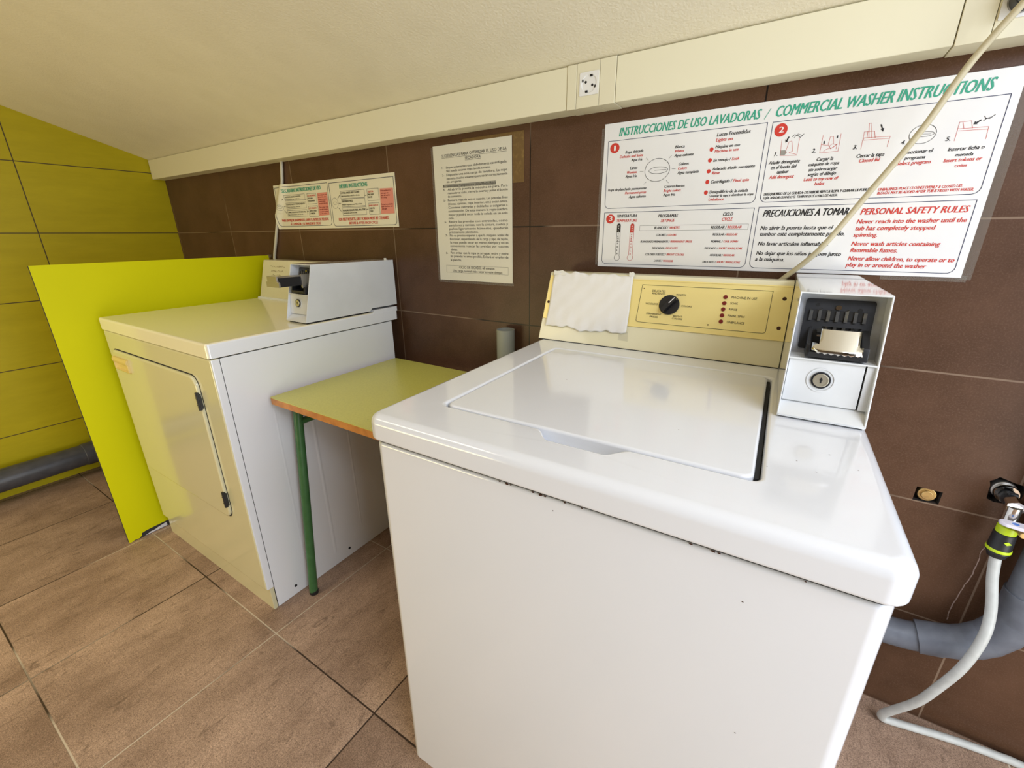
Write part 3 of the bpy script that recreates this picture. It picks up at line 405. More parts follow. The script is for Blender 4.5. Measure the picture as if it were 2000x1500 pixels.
# back wall with two real recesses: the capped outlet and the tap's broken hole
def back_wall():
    bm = B(); H = ceil_z(0)
    out = [(-0.1, 0.0), (RX, 0.0), (RX, H), (-0.1, H)]
    h1 = [(3.3635, 0.6065), (3.4075, 0.6085), (3.4080, 0.6400), (3.3640, 0.6415)]
    h2 = [(3.4745, 0.6490), (3.4860, 0.6440), (3.5120, 0.6460), (3.5215, 0.6540), (3.5225, 0.6760), (3.5190, 0.6930), (3.5020, 0.6965), (3.4880, 0.7010), (3.4810, 0.7030), (3.4760, 0.6960), (3.4690, 0.6900), (3.4725, 0.6800), (3.4730, 0.6650)]
    loops = []
    for L_ in (out, h1, h2):
        vs = [bm.verts.new((x, 0, z)) for x, z in L_]; loops.append((vs, [bm.edges.new((vs[i], vs[(i+1) % len(vs)])) for i in range(len(vs))]))
    bmesh.ops.triangle_fill(bm, use_beauty=True, edges=[e for _, es in loops for e in es], normal=(0, -1, 0))
    for (vs, _), dep in zip(loops[1:], (0.022, 0.03)):
        back = [bm.verts.new((v.co.x, dep, v.co.z)) for v in vs]
        for i in range(len(vs)):
            j = (i+1) % len(vs); f = bm.faces.new([vs[i], vs[j], back[j], back[i]]); f.material_index = 1
        f = bm.faces.new(back); f.material_index = 1
    for f in bm.faces:
        if f.material_index == 0 and f.normal.y > 0: f.normal_flip()
    vs = [bm.verts.new((x, 0.12, z)) for x, z in out]; bm.faces.new(vs)
    ck = [(3.5002, 0.5421), (3.4996, 0.5031), (3.5003, 0.4608), (3.495, 0.4141), (3.4895, 0.3733), (3.4907, 0.3429), (3.4919, 0.312)]   # pale crack in the tile
    rc_ = random.Random(2); pts = []
    for a, b_ in zip(ck[:-1], ck[1:]):
        for k in range(4): pts.append((a[0]+(b_[0]-a[0])*k/4+rc_.uniform(-0.0014, 0.0014), a[1]+(b_[1]-a[1])*k/4))
    for i in range(len(pts)-1):
        w0, w1 = rc_.uniform(0.0005, 0.0012), rc_.uniform(0.0005, 0.0012)
        f = bm.faces.new([bm.verts.new((pts[i][0]-w0, -0.0003, pts[i][1])), bm.verts.new((pts[i][0]+w0, -0.0003, pts[i][1])), bm.verts.new((pts[i+1][0]+w1, -0.0003, pts[i+1][1])), bm.verts.new((pts[i+1][0]-w1, -0.0003, pts[i+1][1]))]); f.material_index = 2
    return bm
M['crack'] = mat('pale_crack', (0.34, 0.24, 0.19), 0.8)
M['recess'] = mat('dark_broken_plaster', (0.030, 0.024, 0.020), 0.9, noise=(60, (0.10, 0.075, 0.055), 0.5, 0.75))
tag(obj('wall_back', back_wall(), ['brown_tile', 'recess', 'crack'], smooth=None, wn=False), kind='structure')
M['front_wall'] = mat('far_plaster_wall', (0.20, 0.15, 0.105), 0.7, noise=(4, (0.17, 0.125, 0.09), 0.3, 0.7))
struct('wall_front', box(box(box(B(), (-0.1, RY-0.1, 0), (0.15, RY, ceil_z(RY))), (1.45, RY-0.1, 0), (RX, RY, ceil_z(RY))), (0.15, RY-0.1, 1.3), (1.45, RY, ceil_z(RY))), 'front_wall')  # low opening at left, added to go with the warm fill lamp
DY0, DY1, DZ = -2.20, -0.50, 2.0
def right_wall():
    bm = B(); x0, x1 = RX-0.3, RX-0.2
    prism(bm, [(0.1, 0.0), (0.1, ceil_z(0.1)), (DY1, ceil_z(DY1)), (DY1, 0.0)], 'x', x0, x1)
    prism(bm, [(DY0, 0.0), (DY0, ceil_z(DY0)), (RY, ceil_z(RY)), (RY, 0.0)], 'x', x0, x1)
    prism(bm, [(DY1, min(DZ, ceil_z(DY1)-0.03)), (DY1, ceil_z(DY1)), (DY0, ceil_z(DY0)), (DY0, DZ)], 'x', x0, x1)
    return bm
struct('wall_right', right_wall(), 'front_wall')

# ================================================================== cable trunking along the top of the back wall
T0, T1, TY = 1.4855, 1.5795, -0.060
trunk = thing('cable_trunking', 'long cream plastic cable duct running along the wall under the sloped ceiling', 'cable duct', (0.01, 0, T0))
def tbox(x0, x1, dy=0.0, dz=0.0, m='trunk', name='duct_cover'):
    return obj(name, box(B(), (x0, TY-dy, T0-dz), (x1, 0.0, T1+dz), 0.0025, 2), m, trunk)
tbox(0.006, 2.4855); tbox(2.6125, 3.2065); tbox(3.442, 4.49)
for xa, xb in ((2.4860, 2.6120), (3.2070, 3.4415)):
    fb = B()
    if xa < 3: cuts = [xa, 2.512, 2.572, xb]
    else: cuts = [xa, 3.2500, 3.3150, xb]
    for c0, c1 in zip(cuts[:-1], cuts[1:]): box(fb, (c0+0.0004, TY-0.0018, T0-0.0012), (c1-0.0004, 0.0, T1+0.0006), 0.0012, 2)
    fr = obj('socket_frame', fb, 'trunk_frame', trunk)
    cx = 2.5455 if xa < 3 else 3.2770; cz = 1.5340; hs = 0.0245; yb = TY-0.0018
    sb = B(); y = yb-0.0022
    # square module with a round recessed well
    o_ = rrect(cx-hs, cz-hs, cx+hs, cz+hs, 0.002, 2); n = 40
    q = [sb.verts.new((x, y, z)) for x, z in o_]; w_ = [sb.verts.new((cx+0.0195*math.cos(2*math.pi*k/n), y, cz+0.0195*math.sin(2*math.pi*k/n))) for k in range(n)]
    e_ = [sb.edges.new((q[i], q[(i+1) % len(q)])) for i in range(len(q))] + [sb.edges.new((w_[i], w_[(i+1) % n])) for i in range(n)]
    bmesh.ops.triangle_fill(sb, use_beauty=True, edges=e_, normal=(0, -1, 0))
    qb = [sb.verts.new((v.co.x, yb+0.0005, v.co.z)) for v in q]; wb = [sb.verts.new((cx+(v.co.x-cx)*0.94, y+0.0016, cz+(v.co.z-cz)*0.94)) for v in w_]
    for i in range(len(q)): sb.faces.new([q[i], q[(i+1) % len(q)], qb[(i+1) % len(q)], qb[i]])
    for i in range(n): sb.faces.new([w_[i], w_[(i+1) % n], wb[(i+1) % n], wb[i]])
    sb.faces.new(wb)
    s_ = obj('power_socket', sb, 'socket', trunk, smooth=30, wn=True)
    if xa < 3:
        hb = B()
        for a in (-25, 155):
            hx, hz = cx+0.0095*math.cos(math.radians(a)), cz+0.0095*math.sin(math.radians(a)); cyl(hb, (hx, y+0.0012, hz), (hx, y+0.0020, hz), 0.0029, 16)
        for a in (70, 250):
            hx, hz = cx+0.0172*math.cos(math.radians(a)), cz+0.0172*math.sin(math.radians(a)); box(hb, (hx-0.0030, y-0.0002, hz-0.0022), (hx+0.0030, y+0.0020, hz+0.0022))
        for a in (-25, 155):
            hx, hz = cx+0.0180*math.cos(math.radians(a)), cz+0.0180*math.sin(math.radians(a)); box(hb, (hx-0.0016, y-0.0002, hz-0.0026), (hx+0.0016, y+0.0020, hz+0.0026))
        obj('pin_hole', hb, 'black_plastic', s_)

# ================================================================== power cables
pc = thing('power_cable', 'cream power cable slanting down across the big sign with black plug in trunk socket', 'power cable', (3.277, TY-0.004, 1.534))
pb = B(); cyl(pb, (3.277, TY-0.006+0.004, 1.534), (3.277, TY-0.034, 1.534), 0.0182, 32, bev=0.004); box(pb, (3.262, TY-0.052, 1.520), (3.292, TY-0.030, 1.548), 0.006, 3)
plug = obj('plug', pb, 'black_plastic', pc, label='black round plug')
obj('cord', tube(B(), [(3.277, TY-0.048, 1.5360), (3.283, -0.118, 1.535), (3.272, -0.128, 1.522), (3.2300, -0.100, 1.4500), (3.1905, -0.090, 1.3560), (3.1400, -0.075, 1.2600), (3.0810, -0.060, 1.1535), (3.0200, -0.0225, 1.0820), (2.998, -0.0165, 1.050), (2.985, -0.0150, 0.97)], 0.0056, 14, 10), 'cable', pc)
pc2 = thing('power_cable', 'pale cable dropping from the trunking to the clothes dryer behind the small sign edge', 'power cable', (0.958, -0.008, 1.05))
obj('cord', tube(B(), [(1.1405, -0.008, 1.487), (1.1290, -0.008, 1.440), (1.1170, -0.008, 1.400), (1.0850, -0.008, 1.335), (1.0500, -0.008, 1.285), (1.0260, -0.008, 1.2355), (0.9950, -0.008, 1.1694), (0.9580, -0.0085, 1.0888), (0.952, -0.010, 1.00), (0.955, -0.012, 0.90)], 0.0062, 14, 8), 'cable_white', pc2)

# ================================================================== signs on the back wall
def sheet(bm, x0, z0, x1, z1, yf, nx=1, nz=1, t=0.0006, mi=0):
    V = [[[bm.verts.new((x0+(x1-x0)*i/nx, yf(x0+(x1-x0)*i/nx, z0+(z1-z0)*j/nz)+s, z0+(z1-z0)*j/nz)) for j in range(nz+1)] for i in range(nx+1)] for s in (0, t)]
    for s in (0, 1):
        for i in range(nx):
            for j in range(nz):
                f = [V[s][i][j], V[s][i+1][j], V[s][i+1][j+1], V[s][i][j+1]]; bm.faces.new(f if s == 0 else f[::-1]).material_index = mi
    for i in range(nx):
        for j in (0, nz): bm.faces.new([V[0][i][j], V[1][i][j], V[1][i+1][j], V[0][i+1][j]]).material_index = mi
    for j in range(nz):
        for i in (0, nx): bm.faces.new([V[0][i][j], V[0][i][j+1], V[1][i][j+1], V[1][i][j]]).material_index = mi
    return bm
def sign(key, x0, z0, w, h, yf, sheet_mat, root, names, nx=1, nz=1):
    obj('sheet', sheet(B(), x0, z0, x0+w, z0+h, yf, nx, nz), sheet_mat, root, smooth=None, wn=False)
    mp = lambda u, v, off=0.0: (x0+u/1000, yf(x0+u/1000, z0+v/1000) - SIGN_OFF[key] - off, z0+v/1000)
    G = print_groups(DATA[key], mp, bold=key != 'note'); made = {}
    for gk in sorted(G, key=lambda k: str(k).startswith('p')):
        par = made[2] if str(gk).startswith('p') else root
        made[gk] = obj(names.get(gk, 'pictogram'), G[gk], INKS, par, smooth=None, wn=False)
    return made
SIGN_OFF = {'big': 0.0002, 'small': 0.0010, 'note': 0.0002}
big = thing('instruction_sign', 'wide white laminated washer instructions sign with green heading above the washing machine', 'sign', (2.570, -0.002, 1.102))
sign('big', 2.570, 1.102, 0.753, 0.3525, lambda x, z: -0.0022, 'poster', big, {'heading': 'heading', 1: 'instruction_panel', 2: 'instruction_panel', 3: 'instruction_panel', 4: 'instruction_panel'})
for q_, o_ in (((3.316, 1.098, 3.338, 1.452), 0.0012), ((2.562, 1.106, 2.574, 1.446), 0.0012), ((3.20, 1.0935, 3.332, 1.106), 0.0014)):
    obj('clear_tape', sheet(B(), *q_, lambda x, z: -o_), 'clear_tape', big, smooth=None, wn=False)
def xc_(z): return 1.050 + (z-1.285)*0.60 if z > 1.285 else 1.03 + (z-1.25)*0.5
def yf_small(x, z):
    d = (x - xc_(z))/0.024; return -0.0016 - 0.0155*math.exp(-d*d)
small = thing('instruction_sign', 'small yellowed dryer instructions sign in two panels, on the wall above the dryer', 'sign', (1.037, -0.002, 1.218))
sign('small', 1.037, 1.218, 0.757, 0.1815, yf_small, 'poster_small', small, {1: 'instruction_panel', 2: 'instruction_panel'}, 110, 26)
note = thing('notice_sheet', 'tall white typed notice page taped to the wall between the two printed signs', 'notice', (1.979, -0.002, 1.038))
sign('note', 1.979, 1.0385, 0.3055, 0.4225, lambda x, z: -0.0018, 'note', note, {1: 'typed_text'})
for q_, o_, m_ in (((2.286, 1.335, 2.326, 1.4698), 0.0010, 'amber_tape'), ((2.10, 1.4600, 2.300, 1.4700), 0.0012, 'amber_tape'), ((1.969, 1.036, 1.982, 1.458), 0.0010, 'clear_tape'), ((1.975, 1.030, 2.288, 1.041), 0.0011, 'clear_tape')):
    obj(m_, sheet(B(), *q_, lambda x, z: -o_), m_, note, smooth=None, wn=False)

# ================================================================== lime board leaning beside the dryer
BX = 0.925
board = thing('lime_board', 'tall lime green laminate board standing on edge between the dryer and tiled wall', 'board', (BX-0.008, -0.42, 0))
prof = [(-0.016, 0.0), (-0.016, 1.1030), (-0.8135, 1.1030), (-0.8135, 0.0)]
obj('core', prism(B(), prof, 'x', BX-0.017, BX-0.0012), 'board_core', board, smooth=None, wn=False)
lam = [(-0.016, 0.0270), (-0.016, 1.1035), (-0.8140, 1.1035), (-0.8140, 0.002), (-0.8060, 0.0), (-0.7960, 0.004), (-0.7800, 0.002), (-0.7700, 0.010), (-0.7680, 0.020), (-0.7500, 0.0235), (-0.7200, 0.0245), (-0.6900, 0.0260)]
obj('laminate_face', prism(B(), lam, 'x', BX-0.0012, BX), 'lime_board', board, smooth=None, wn=False)
chip = [(-0.7600, 0.002), (-0.7350, 0.010), (-0.7300, 0.008), (-0.7100, 0.014), (-0.6880, 0.0180), (-0.680, 0.0185), (-0.680, 0.003)]
obj('chipped_edge', prism(B(), chip, 'x', BX-0.0012, BX-0.0004), 'board_back', board, smooth=None, wn=False)
bb = B(); box(bb, (BX-0.017, -0.020, 1.092), (BX+0.004, -0.0035, 1.1065), 0.001, 1)
obj('corner_protector', bb, 'clear_tape', board)

# ================================================================== grey pipes
dp = thing('drain_pipe', 'thick dark grey drain pipe running along the foot of the lime tiled wall', 'pipe', (0.070, -1.6, 0.0))
obj('pipe', cyl(B(), (0.070, -3.20, 0.116), (0.070, -0.03, 0.116), 0.054, 40), 'pipe_dark', dp)
obj('collar', cyl(B(), (0.070, -0.705, 0.116), (0.070, -0.635, 0.116), 0.0580, 40, bev=0.003), 'pipe_dark', dp)
cb = B(); ring(cb, (0.070, -1.315, 0.116), (0, 1, 0), 0.058, 0.0538, 0.02); box(cb, (0.052, -1.32, 0.0), (0.088, -1.29, 0.063), 0.002, 2)
obj('clip', cb, 'pipe_dark', dp)
sp_ = thing('standpipe', 'short open grey standpipe against the brown wall behind the green desk', 'pipe', (2.274, -0.0315, 0.0))
b_ = B(); ring(b_, (2.274, -0.0315, 0.0), (0, 0, 1), 0.0300, 0.0270, 0.893); obj('pipe', b_, 'pipe_pale', sp_)
b_ = B(); box(b_, (2.2435, -0.012, 0.40), (2.3045, -0.0005, 0.43), 0.002, 2); ring(b_, (2.274, -0.0315, 0.405), (0, 0, 1), 0.0325, 0.0301, 0.02); obj('clip', b_, 'pipe_pale', sp_)
wp = thing('waste_pipe', 'grey waste pipe bending upward behind the washer beside the water tap', 'pipe', (3.568, -0.055, 0.0))
py = -0.052
obj('pipe', tube(B(), [(3.568, py, 0.42), (3.568, py, 0.62), (3.568, py, 0.95), (3.568, py, 1.40)], 0.0335, 32, 3), 'pipe_grey', wp, label='upright grey waste pipe length')
obj('pipe', tube(B(), [(3.225, -0.002, 0.273), (3.227, -0.026, 0.273), (3.238, -0.045, 0.273), (3.262, py, 0.270), (3.33, py, 0.271), (3.41, py, 0.278), (3.445, py, 0.288)], 0.0320, 32, 3), 'pipe_grey', wp)
eb = B(); path = [(3.436, py, 0.2855), (3.474, py, 0.2970)]
obj('elbow_collar', tube(B(), path, 0.0366, 32, 0), 'pipe_grey', wp)
seg_pts = [(3.470, py, 0.2960), (3.496, py, 0.3060), (3.520, py, 0.3220), (3.540, py, 0.3440), (3.555, py, 0.3720), (3.564, py, 0.4030), (3.568, py, 0.4380)]
eb = B()
for i, (a, c) in enumerate(zip(seg_pts[:-1], seg_pts[1:])):
    a, c = Vector(a), Vector(c); d = (c-a)*0.012; tube(eb, [a-(c-a)*0.10, c+(c-a)*0.10], 0.0350 if i % 2 else 0.0356, 32, 0)
obj('elbow', eb, 'pipe_grey', wp)
obj('elbow_collar', tube(B(), [(3.568, py, 0.412), (3.568, py, 0.480)], 0.0368, 32, 0), 'pipe_grey', wp)
kb = B(); box(kb, (3.545, -0.014, 1.05), (3.591, -0.0005, 1.08), 0.002, 2); ring(kb, (3.568, py, 1.055), (0, 0, 1), 0.0385, 0.0336, 0.02); box(kb, (3.556, -0.02, 1.056), (3.580, -0.010, 1.074)); obj('clip', kb, 'pipe_grey', wp)

# capped outlet
po = thing('capped_outlet', 'brass capped water outlet in a square hole in the brown wall right of the washer', 'pipe fitting', (3.3855, 0.0, 0.624))
b_ = B(); cyl(b_, (3.3855, 0.020, 0.6250), (3.3855, 0.004, 0.6250), 0.0165, 32, bev=0.002); obj('ring', b_, 'brass', po)
b_ = B(); cyl(b_, (3.3855, 0.006, 0.6250), (3.3855, -0.001, 0.6250), 0.0105, 28, bev=0.0015); obj('cap', b_, 'brass', po)
# water tap + hose
tap = thing('water_tap', 'chrome wall tap with lilac lever and blue dot feeding the grey hose', 'tap', (3.495, 0.0, 0.68))
tz = 0.672; tx = 3.497
b_ = B(); cyl(b_, (tx-0.004, 0.026, tz+0.004), (tx-0.003, -0.002, tz+0.003), 0.0200, 32, bev=0.003); obj('wall_flange', b_, 'steel', tap)
b_ = B(); ring(b_, (tx-0.002, -0.014, tz+0.001), (0, 1, 0), 0.0185, 0.0125, 0.012); obj('ring', b_, 'chrome', tap)
b_ = B(); cyl(b_, (tx-0.002, 0.0, tz), (tx, -0.044, tz-0.006), 0.0125, 24); box(b_, (tx-0.006, -0.034, tz+0.005), (tx+0.008, -0.024, tz+0.0135), 0.002, 2); obj('valve_body', b_, 'charcoal', tap)
b_ = B(); cyl(b_, (tx+0.001, -0.036, tz-0.003), (tx+0.001, -0.056, tz-0.006), 0.0150, 6); cyl(b_, (tx-0.001, -0.055, tz-0.004), (tx-0.001, -0.0555, tz-0.062), 0.0118, 24); obj('spout', b_, 'chrome', tap)
b_ = B(); prism(b_, [(tx-0.024, -0.084), (tx-0.016, -0.092), (tx+0.010, -0.098), (tx+0.036, -0.097), (tx+0.040, -0.086), (tx+0.034, -0.076), (tx-0.014, -0.071), (tx-0.023, -0.076)], 'z', tz-0.034, tz-0.026, 0.0025, 2)
lv = obj('lever', b_, 'lever', tap, label='lilac white lever handle')
obj('colour_dot', cyl(B(), (tx-0.0020, -0.0855, tz-0.0272), (tx-0.0020, -0.0855, tz-0.0256), 0.0050, 20), 'blue', lv)
obj('lever_stem', cyl(B(), (3.508, -0.064, 0.6280), (3.508, -0.094, 0.6290), 0.0060, 20, bev=0.001), 'brass', tap)
hs_ = thing('water_hose', 'pale grey garden hose with black and lime connector curling down to the floor', 'hose', (3.50, -0.08, 0.0))
hx, hy = 3.4975, -0.0580
obj('connector', cyl(cyl(B(), (hx, hy, 0.562), (hx, hy, 0.610), 0.0184, 36, r1=0.0168, bev=0.002), (hx+0.0005, hy, 0.553), (hx, hy, 0.567), 0.0140, 32, r1=0.0176), 'charcoal', hs_, label='dark grey hose connector')
obj('connector_ring', cyl(B(), (hx, hy, 0.609), (hx, hy, 0.626), 0.0154, 36, bev=0.002), 'lime_plastic', hs_, label='lime upper connector ring')
obj('connector_ring', cyl(B(), (hx, hy, 0.567), (hx, hy, 0.574), 0.0192, 36, bev=0.0015), 'lime_plastic', hs_, label='lime lower connector ring')
b_ = B(); prism(b_, [(hx+0.002, 0.598), (hx+0.008, 0.594), (hx+0.002, 0.590), (hx-0.003, 0.594)], 'y', hy-0.0186, hy-0.016); obj('arrow_mark', b_, 'lime_plastic', hs_)
obj('tubing', tube(B(), [(hx, hy, 0.560), (3.504, -0.064, 0.505), (3.511, -0.092, 0.440), (3.5085, -0.112, 0.385), (3.4955, -0.122, 0.305), (3.478, -0.112, 0.215), (3.4620, -0.098, 0.140), (3.4380, -0.078, 0.068), (3.4265, -0.068, 0.032), (3.4330, -0.060, 0.0110), (3.4685, -0.053, 0.0094), (3.5619, -0.034, 0.0094), (3.6440, -0.024, 0.0094), (3.7100, -0.024, 0.0094), (3.95, -0.06, 0.0094)], 0.0092, 20, 10), 'hose', hs_)

# ================================================================== school desk used as a table
desk = thing('school_desk', 'small school desk with olive green top, orange wood edge and green tube legs', 'desk', (2.12, -0.317, 0))
X0, X1, Y0, Y1, ZT = 1.778, 2.464, -0.572, -0.067, 0.733
obj('desktop', prism(B(), rrect(X0, Y0, X1, Y1, 0.006, 3), 'z', ZT-0.0022, ZT), 'desk_green', desk)
obj('wood_edge', prism(B(), rrect(X0, Y0, X1, Y1, 0.006, 3), 'z', ZT-0.0225, ZT-0.0022, 0.001, 1), 'wood_edge', desk, label='orange varnished wood edge')
for sx, xl in ((0, 1.8120), (1, 2.4300)):
    for sy, (yf_, yt) in enumerate(((-0.573, -0.512), (-0.075, -0.120))):
        l_ = obj('leg', tube(B(), [(xl-0.004 if sx == 0 else xl+0.004, yf_, 0.012), (xl, (yf_*0.5+yt*0.5), 0.36), (xl, yt, 0.690), (xl+(0.010 if sx == 0 else -0.010), yt+(0.006 if sy == 0 else -0.006), 0.7115)], 0.0140, 18, 8), 'green_tube', desk)
        obj('foot_cap', cyl(B(), (xl-0.004 if sx == 0 else xl+0.004, yf_, 0.0), (xl-0.004 if sx == 0 else xl+0.004, yf_+(0.0018 if sy == 0 else -0.0014), 0.016), 0.0150, 20, bev=0.003), 'charcoal', l_)
    obj('rail', tube(B(), [(xl+0.004, -0.512, 0.640), (xl+0.004, -0.118, 0.640)], 0.0105, 16, 0), 'green_tube', desk)
obj('crossbar', tube(B(), [(1.815, -0.30, 0.640), (2.43, -0.30, 0.640)], 0.0105, 16, 0), 'green_tube', desk)

# ================================================================== coin meter box (part of both machines)
def coin_box(par, ox, yfb, zb, w, H, lean, yb, world, slide_out, notch=False):
    """ox left side, yfb front-bottom y, zb bottom z, lean = how far the top front edge sits back, yb back"""
    s = lean/H
    yf = lambda z: yfb + (z-zb)*s
    zt = zb+H; t = 0.0022
    ztb = zt - 0.002
    if notch: side = [(yf(zb), zb), (yfb+0.258, zb), (yfb+0.268, zb+0.0095), (yb, zb+0.0095), (yb, ztb), (yf(zt), zt)]
    else: side = [(yf(zb), zb), (yb, zb), (yb, ztb), (yf(zt), zt)]
    bm = B()
    prism(bm, side, 'x', ox, ox+t, 0.0007, 1); prism(bm, side, 'x', ox+w-t-0.0006, ox+w, 0.0009, 1)
    prism(bm, [(yf(zt), zt-t), (yf(zt), zt), (yb, ztb), (yb, ztb-t)], 'x', ox+0.0005, ox+w-0.0005)
    prism(bm, [(yb-t, zb+0.012), (yb, zb+0.012), (yb, ztb), (yb-t, ztb)], 'x', ox+t, ox+w-t)
    zs = zb + H*0.478
    # sloping sill at the bottom and shelf in the middle
    prism(bm, [(yf(zb), zb), (yf(zb)+0.02, zb), (yf(zb)+0.026, zb+0.020), (yf(zb)+0.024, zb+0.021), (yf(zb), zb+0.003)], 'x', ox+t, ox+w-t)
    prism(bm, [(yf(zs), zs-0.0012), (yf(zs)+0.034, zs-0.0012), (yf(zs)+0.034, zs+0.0022), (yf(zs), zs+0.001)], 'x', ox+t, ox+w-t)
    cbx = obj('coin_box', bm, 'box_paint', par, world)
    rb_ = B(); prism(rb_, [(yf(zs)+0.030, zs), (yf(zs)+0.032, zs), (yf(zt)+0.032, zt-t), (yf(zt)+0.030, zt-t)], 'x', ox+t, ox+w-t)
    obj('recess_back', rb_, 'recess_shade', cbx, world)
    # locked vault door
    zd0, zd1 = zb+0.0215, zs-0.0014; d = 0.013
    vb = B(); prism(vb, [(yf(zd0)+d, zd0), (yf(zd0)+d+0.010, zd0), (yf(zd1)+d*0.35+0.010, zd1), (yf(zd1)+d*0.35, zd1)], 'x', ox+t+0.001, ox+w-0.0145, 0.0008, 1)
    vd = obj('vault_door', vb, 'box_paint', cbx, world)
    gb = B(); prism(gb, [(yf(zd0)+d+0.004, zd0-0.001), (yf(zd0)+d+0.030, zd0-0.001), (yf(zd1)+0.030, zd1), (yf(zd1)+d*0.35+0.004, zd1)], 'x', ox+t, ox+w-0.0125)
    obj('vault_gap', gb, 'dark_gap', cbx, world)
    gb = B(); prism(gb, [(yf(zd0)+d*0.9, zd0), (yf(zd0)+d+0.03, zd0), (yf(zd1)+0.03, zd1), (yf(zd1)+d*0.3, zd1)], 'x', ox+w-0.0125, ox+w-t)
    obj('vault_frame', gb, 'box_paint', cbx, world)
    lx, lz = ox+w*0.43, (zd0+zd1)/2+0.004; sd = (yf(zd1)+d*0.35-yf(zd0)-d)/(zd1-zd0); nrm = Vector((0, -1, sd)).normalized(); c = Vector((lx, yf(zd0)+d+sd*(lz-zd0), lz))
    lb = B(); ring(lb, c+nrm*0.0003, nrm, 0.0185, 0.0165, 0.0006); obj('lock_rim', lb, 'box_paint', cbx, world)
    lb = B(); cyl(lb, c-nrm*0.002, c+nrm*0.0025, 0.0128, 32, bev=0.001); obj('lock_collar', lb, 'black_plastic', cbx, world)
    lb = B(); cyl(lb, c, c+nrm*0.0036, 0.0102, 32, bev=0.0006); ring(lb, c+nrm*0.0036, nrm, 0.0092, 0.0080, 0.0004); obj('lock', lb, 'lock_metal', cbx, world)
    lb = B(); kx = Vector((1, 0, 0)); kz = nrm.cross(kx)
    def rect(bm, ce, hx_, hz_, n0, n1):
        P = []
        for n_ in (n0, n1): P.append([ce + kx*a*hx_ + kz*b*hz_ + nrm*n_ for a, b in ((-1, -1), (1, -1), (1, 1), (-1, 1))])
        loft(bm, P)
    rect(lb, c, 0.0010, 0.0042, 0.0030, 0.0039); cyl(lb, c+kz*0.001, c+kz*0.001+nrm*0.00395, 0.0019, 16); obj('keyhole', lb, 'dark_gap', cbx, world)
    # coin mechanism
    nrm = Vector((0, -1, s)).normalized(); kz = nrm.cross(Vector((1, 0, 0)))
    zp0, zp1 = zs+0.010, zt-0.012; dp_ = 0.0292; xa, xb = ox+w*0.10, ox+w*0.875
    def on(x, z, d_): return Vector((x, yf(z)+d_, z))
    pl = B(); q = [(a, b) for a, b in rrect(xa, zp0, xb, zp1, 0.004, 4)]
    loft(pl, [[on(a, b, dp_) for a, b in q], [on(a, b, dp_-0.003) for a, b in q]]); obj('slot_plate', pl, 'charcoal', cbx, world)
    mid = (xa+xb)/2 + (0.001); zr0 = zs+0.0555; zr1 = zs+0.0695
    sb_ = B(); gb = B()
    for k in range(6):
        x = mid - 0.030 + k*0.0112; 
        P = [(x-0.0034, zr0), (x+0.0034, zr0), (x+0.0034, zr1), (x-0.0034, zr1)]; loft(gb, [[on(a, b, dp_-0.0025) for a, b in P], [on(a, b, dp_-0.0046) for a, b in P]])
    for k in range(7):
        x = mid - 0.0356 + k*0.0112; hw = 0.0021
        P = [(x-hw, zr0-0.002), (x+hw, zr0-0.002), (x+hw, zr1+(0.0025 if k in (1, 4) else 0)), (x-hw, zr1)]
        loft(sb_, [[on(a, b, dp_-0.0025) for a, b in P], [on(a, b-0.001*(b > zr0+0.005), dp_-0.0065) for a, b in P]])
    obj('coin_slot', gb, 'dark_gap', cbx, world); obj('slot_ridges', sb_, 'ridge_grey', cbx, world)
    for x, z, m_, r_ in ((mid-0.002, zt-0.024, 'chrome', 0.0038), (xa+0.016, zt-0.021, 'dark_gap', 0.0026), (xb-0.018, zt-0.026, 'dark_gap', 0.0030), (xb-0.0055, zs+0.028, 'chrome', 0.0030)):
        c_ = on(x, z, dp_-0.0028); obj('screw' if m_ == 'chrome' else 'screw_hole', cyl(B(), c_, c_+nrm*(0.0022 if m_ == 'chrome' else 0.0006), r_, 16), m_, cbx, world)
    # black guide: two cheeks and a bed, open in the middle for the slide
    hb = B(); zlo, zhi, zbk = zs+0.004, zs+0.026, zs+0.046
    x0g, x1g = xa+0.010, xb-0.001; xs0, xs1 = mid-0.0275, mid+0.0295
    ck = [(yf(zlo)-0.002, zlo), (yf(zlo)+dp_, zlo), (yf(zbk)+dp_, zbk), (yf(zhi)+0.004, zhi), (yf(zhi)-0.004, zhi-0.003)]
    prism(hb, ck, 'x', x0g, xs0-0.002, 0.001, 1); prism(hb, ck, 'x', xs1+0.002, x1g, 0.001, 1)
    prism(hb, [(yf(zlo)-0.001, zlo), (yf(zlo)+dp_, zlo), (yf(zlo)+dp_, zlo+0.010), (yf(zlo)-0.002, zlo+0.008)], 'x', xs0-0.003, xs1+0.003)
    obj('slide_guide', hb, 'charcoal', cbx, world)
    sl = B()
    if not slide_out:
        # bent chrome tongue: flat bed plus tilted T shaped face with a toothed lower edge
        prism(sl, [(yf(zs+0.03)+0.001, zs+0.0345), (yf(zs+0.03)+dp_-0.003, zs+0.0400), (yf(zs+0.03)+dp_-0.003, zs+0.0420), (yf(zs+0.03)+0.001, zs+0.0365)], 'x', xs0+0.003, xs1-0.006)
        zz0, zz1 = zs+0.0130, zs+0.0470; ya, yb2 = yf(zz0)-0.012, yf(zz1)+0.001
        xl, xr = xs0-0.001, xs1+0.004; xc_m, hwm = (xl+xr)/2, (xr-xl)/2
        f3 = lambda x, u: Vector((x, ya+(yb2-ya)*u - 0.0055*(1-((x-xc_m)/hwm)**2), zz0+(zz1-zz0)*u))
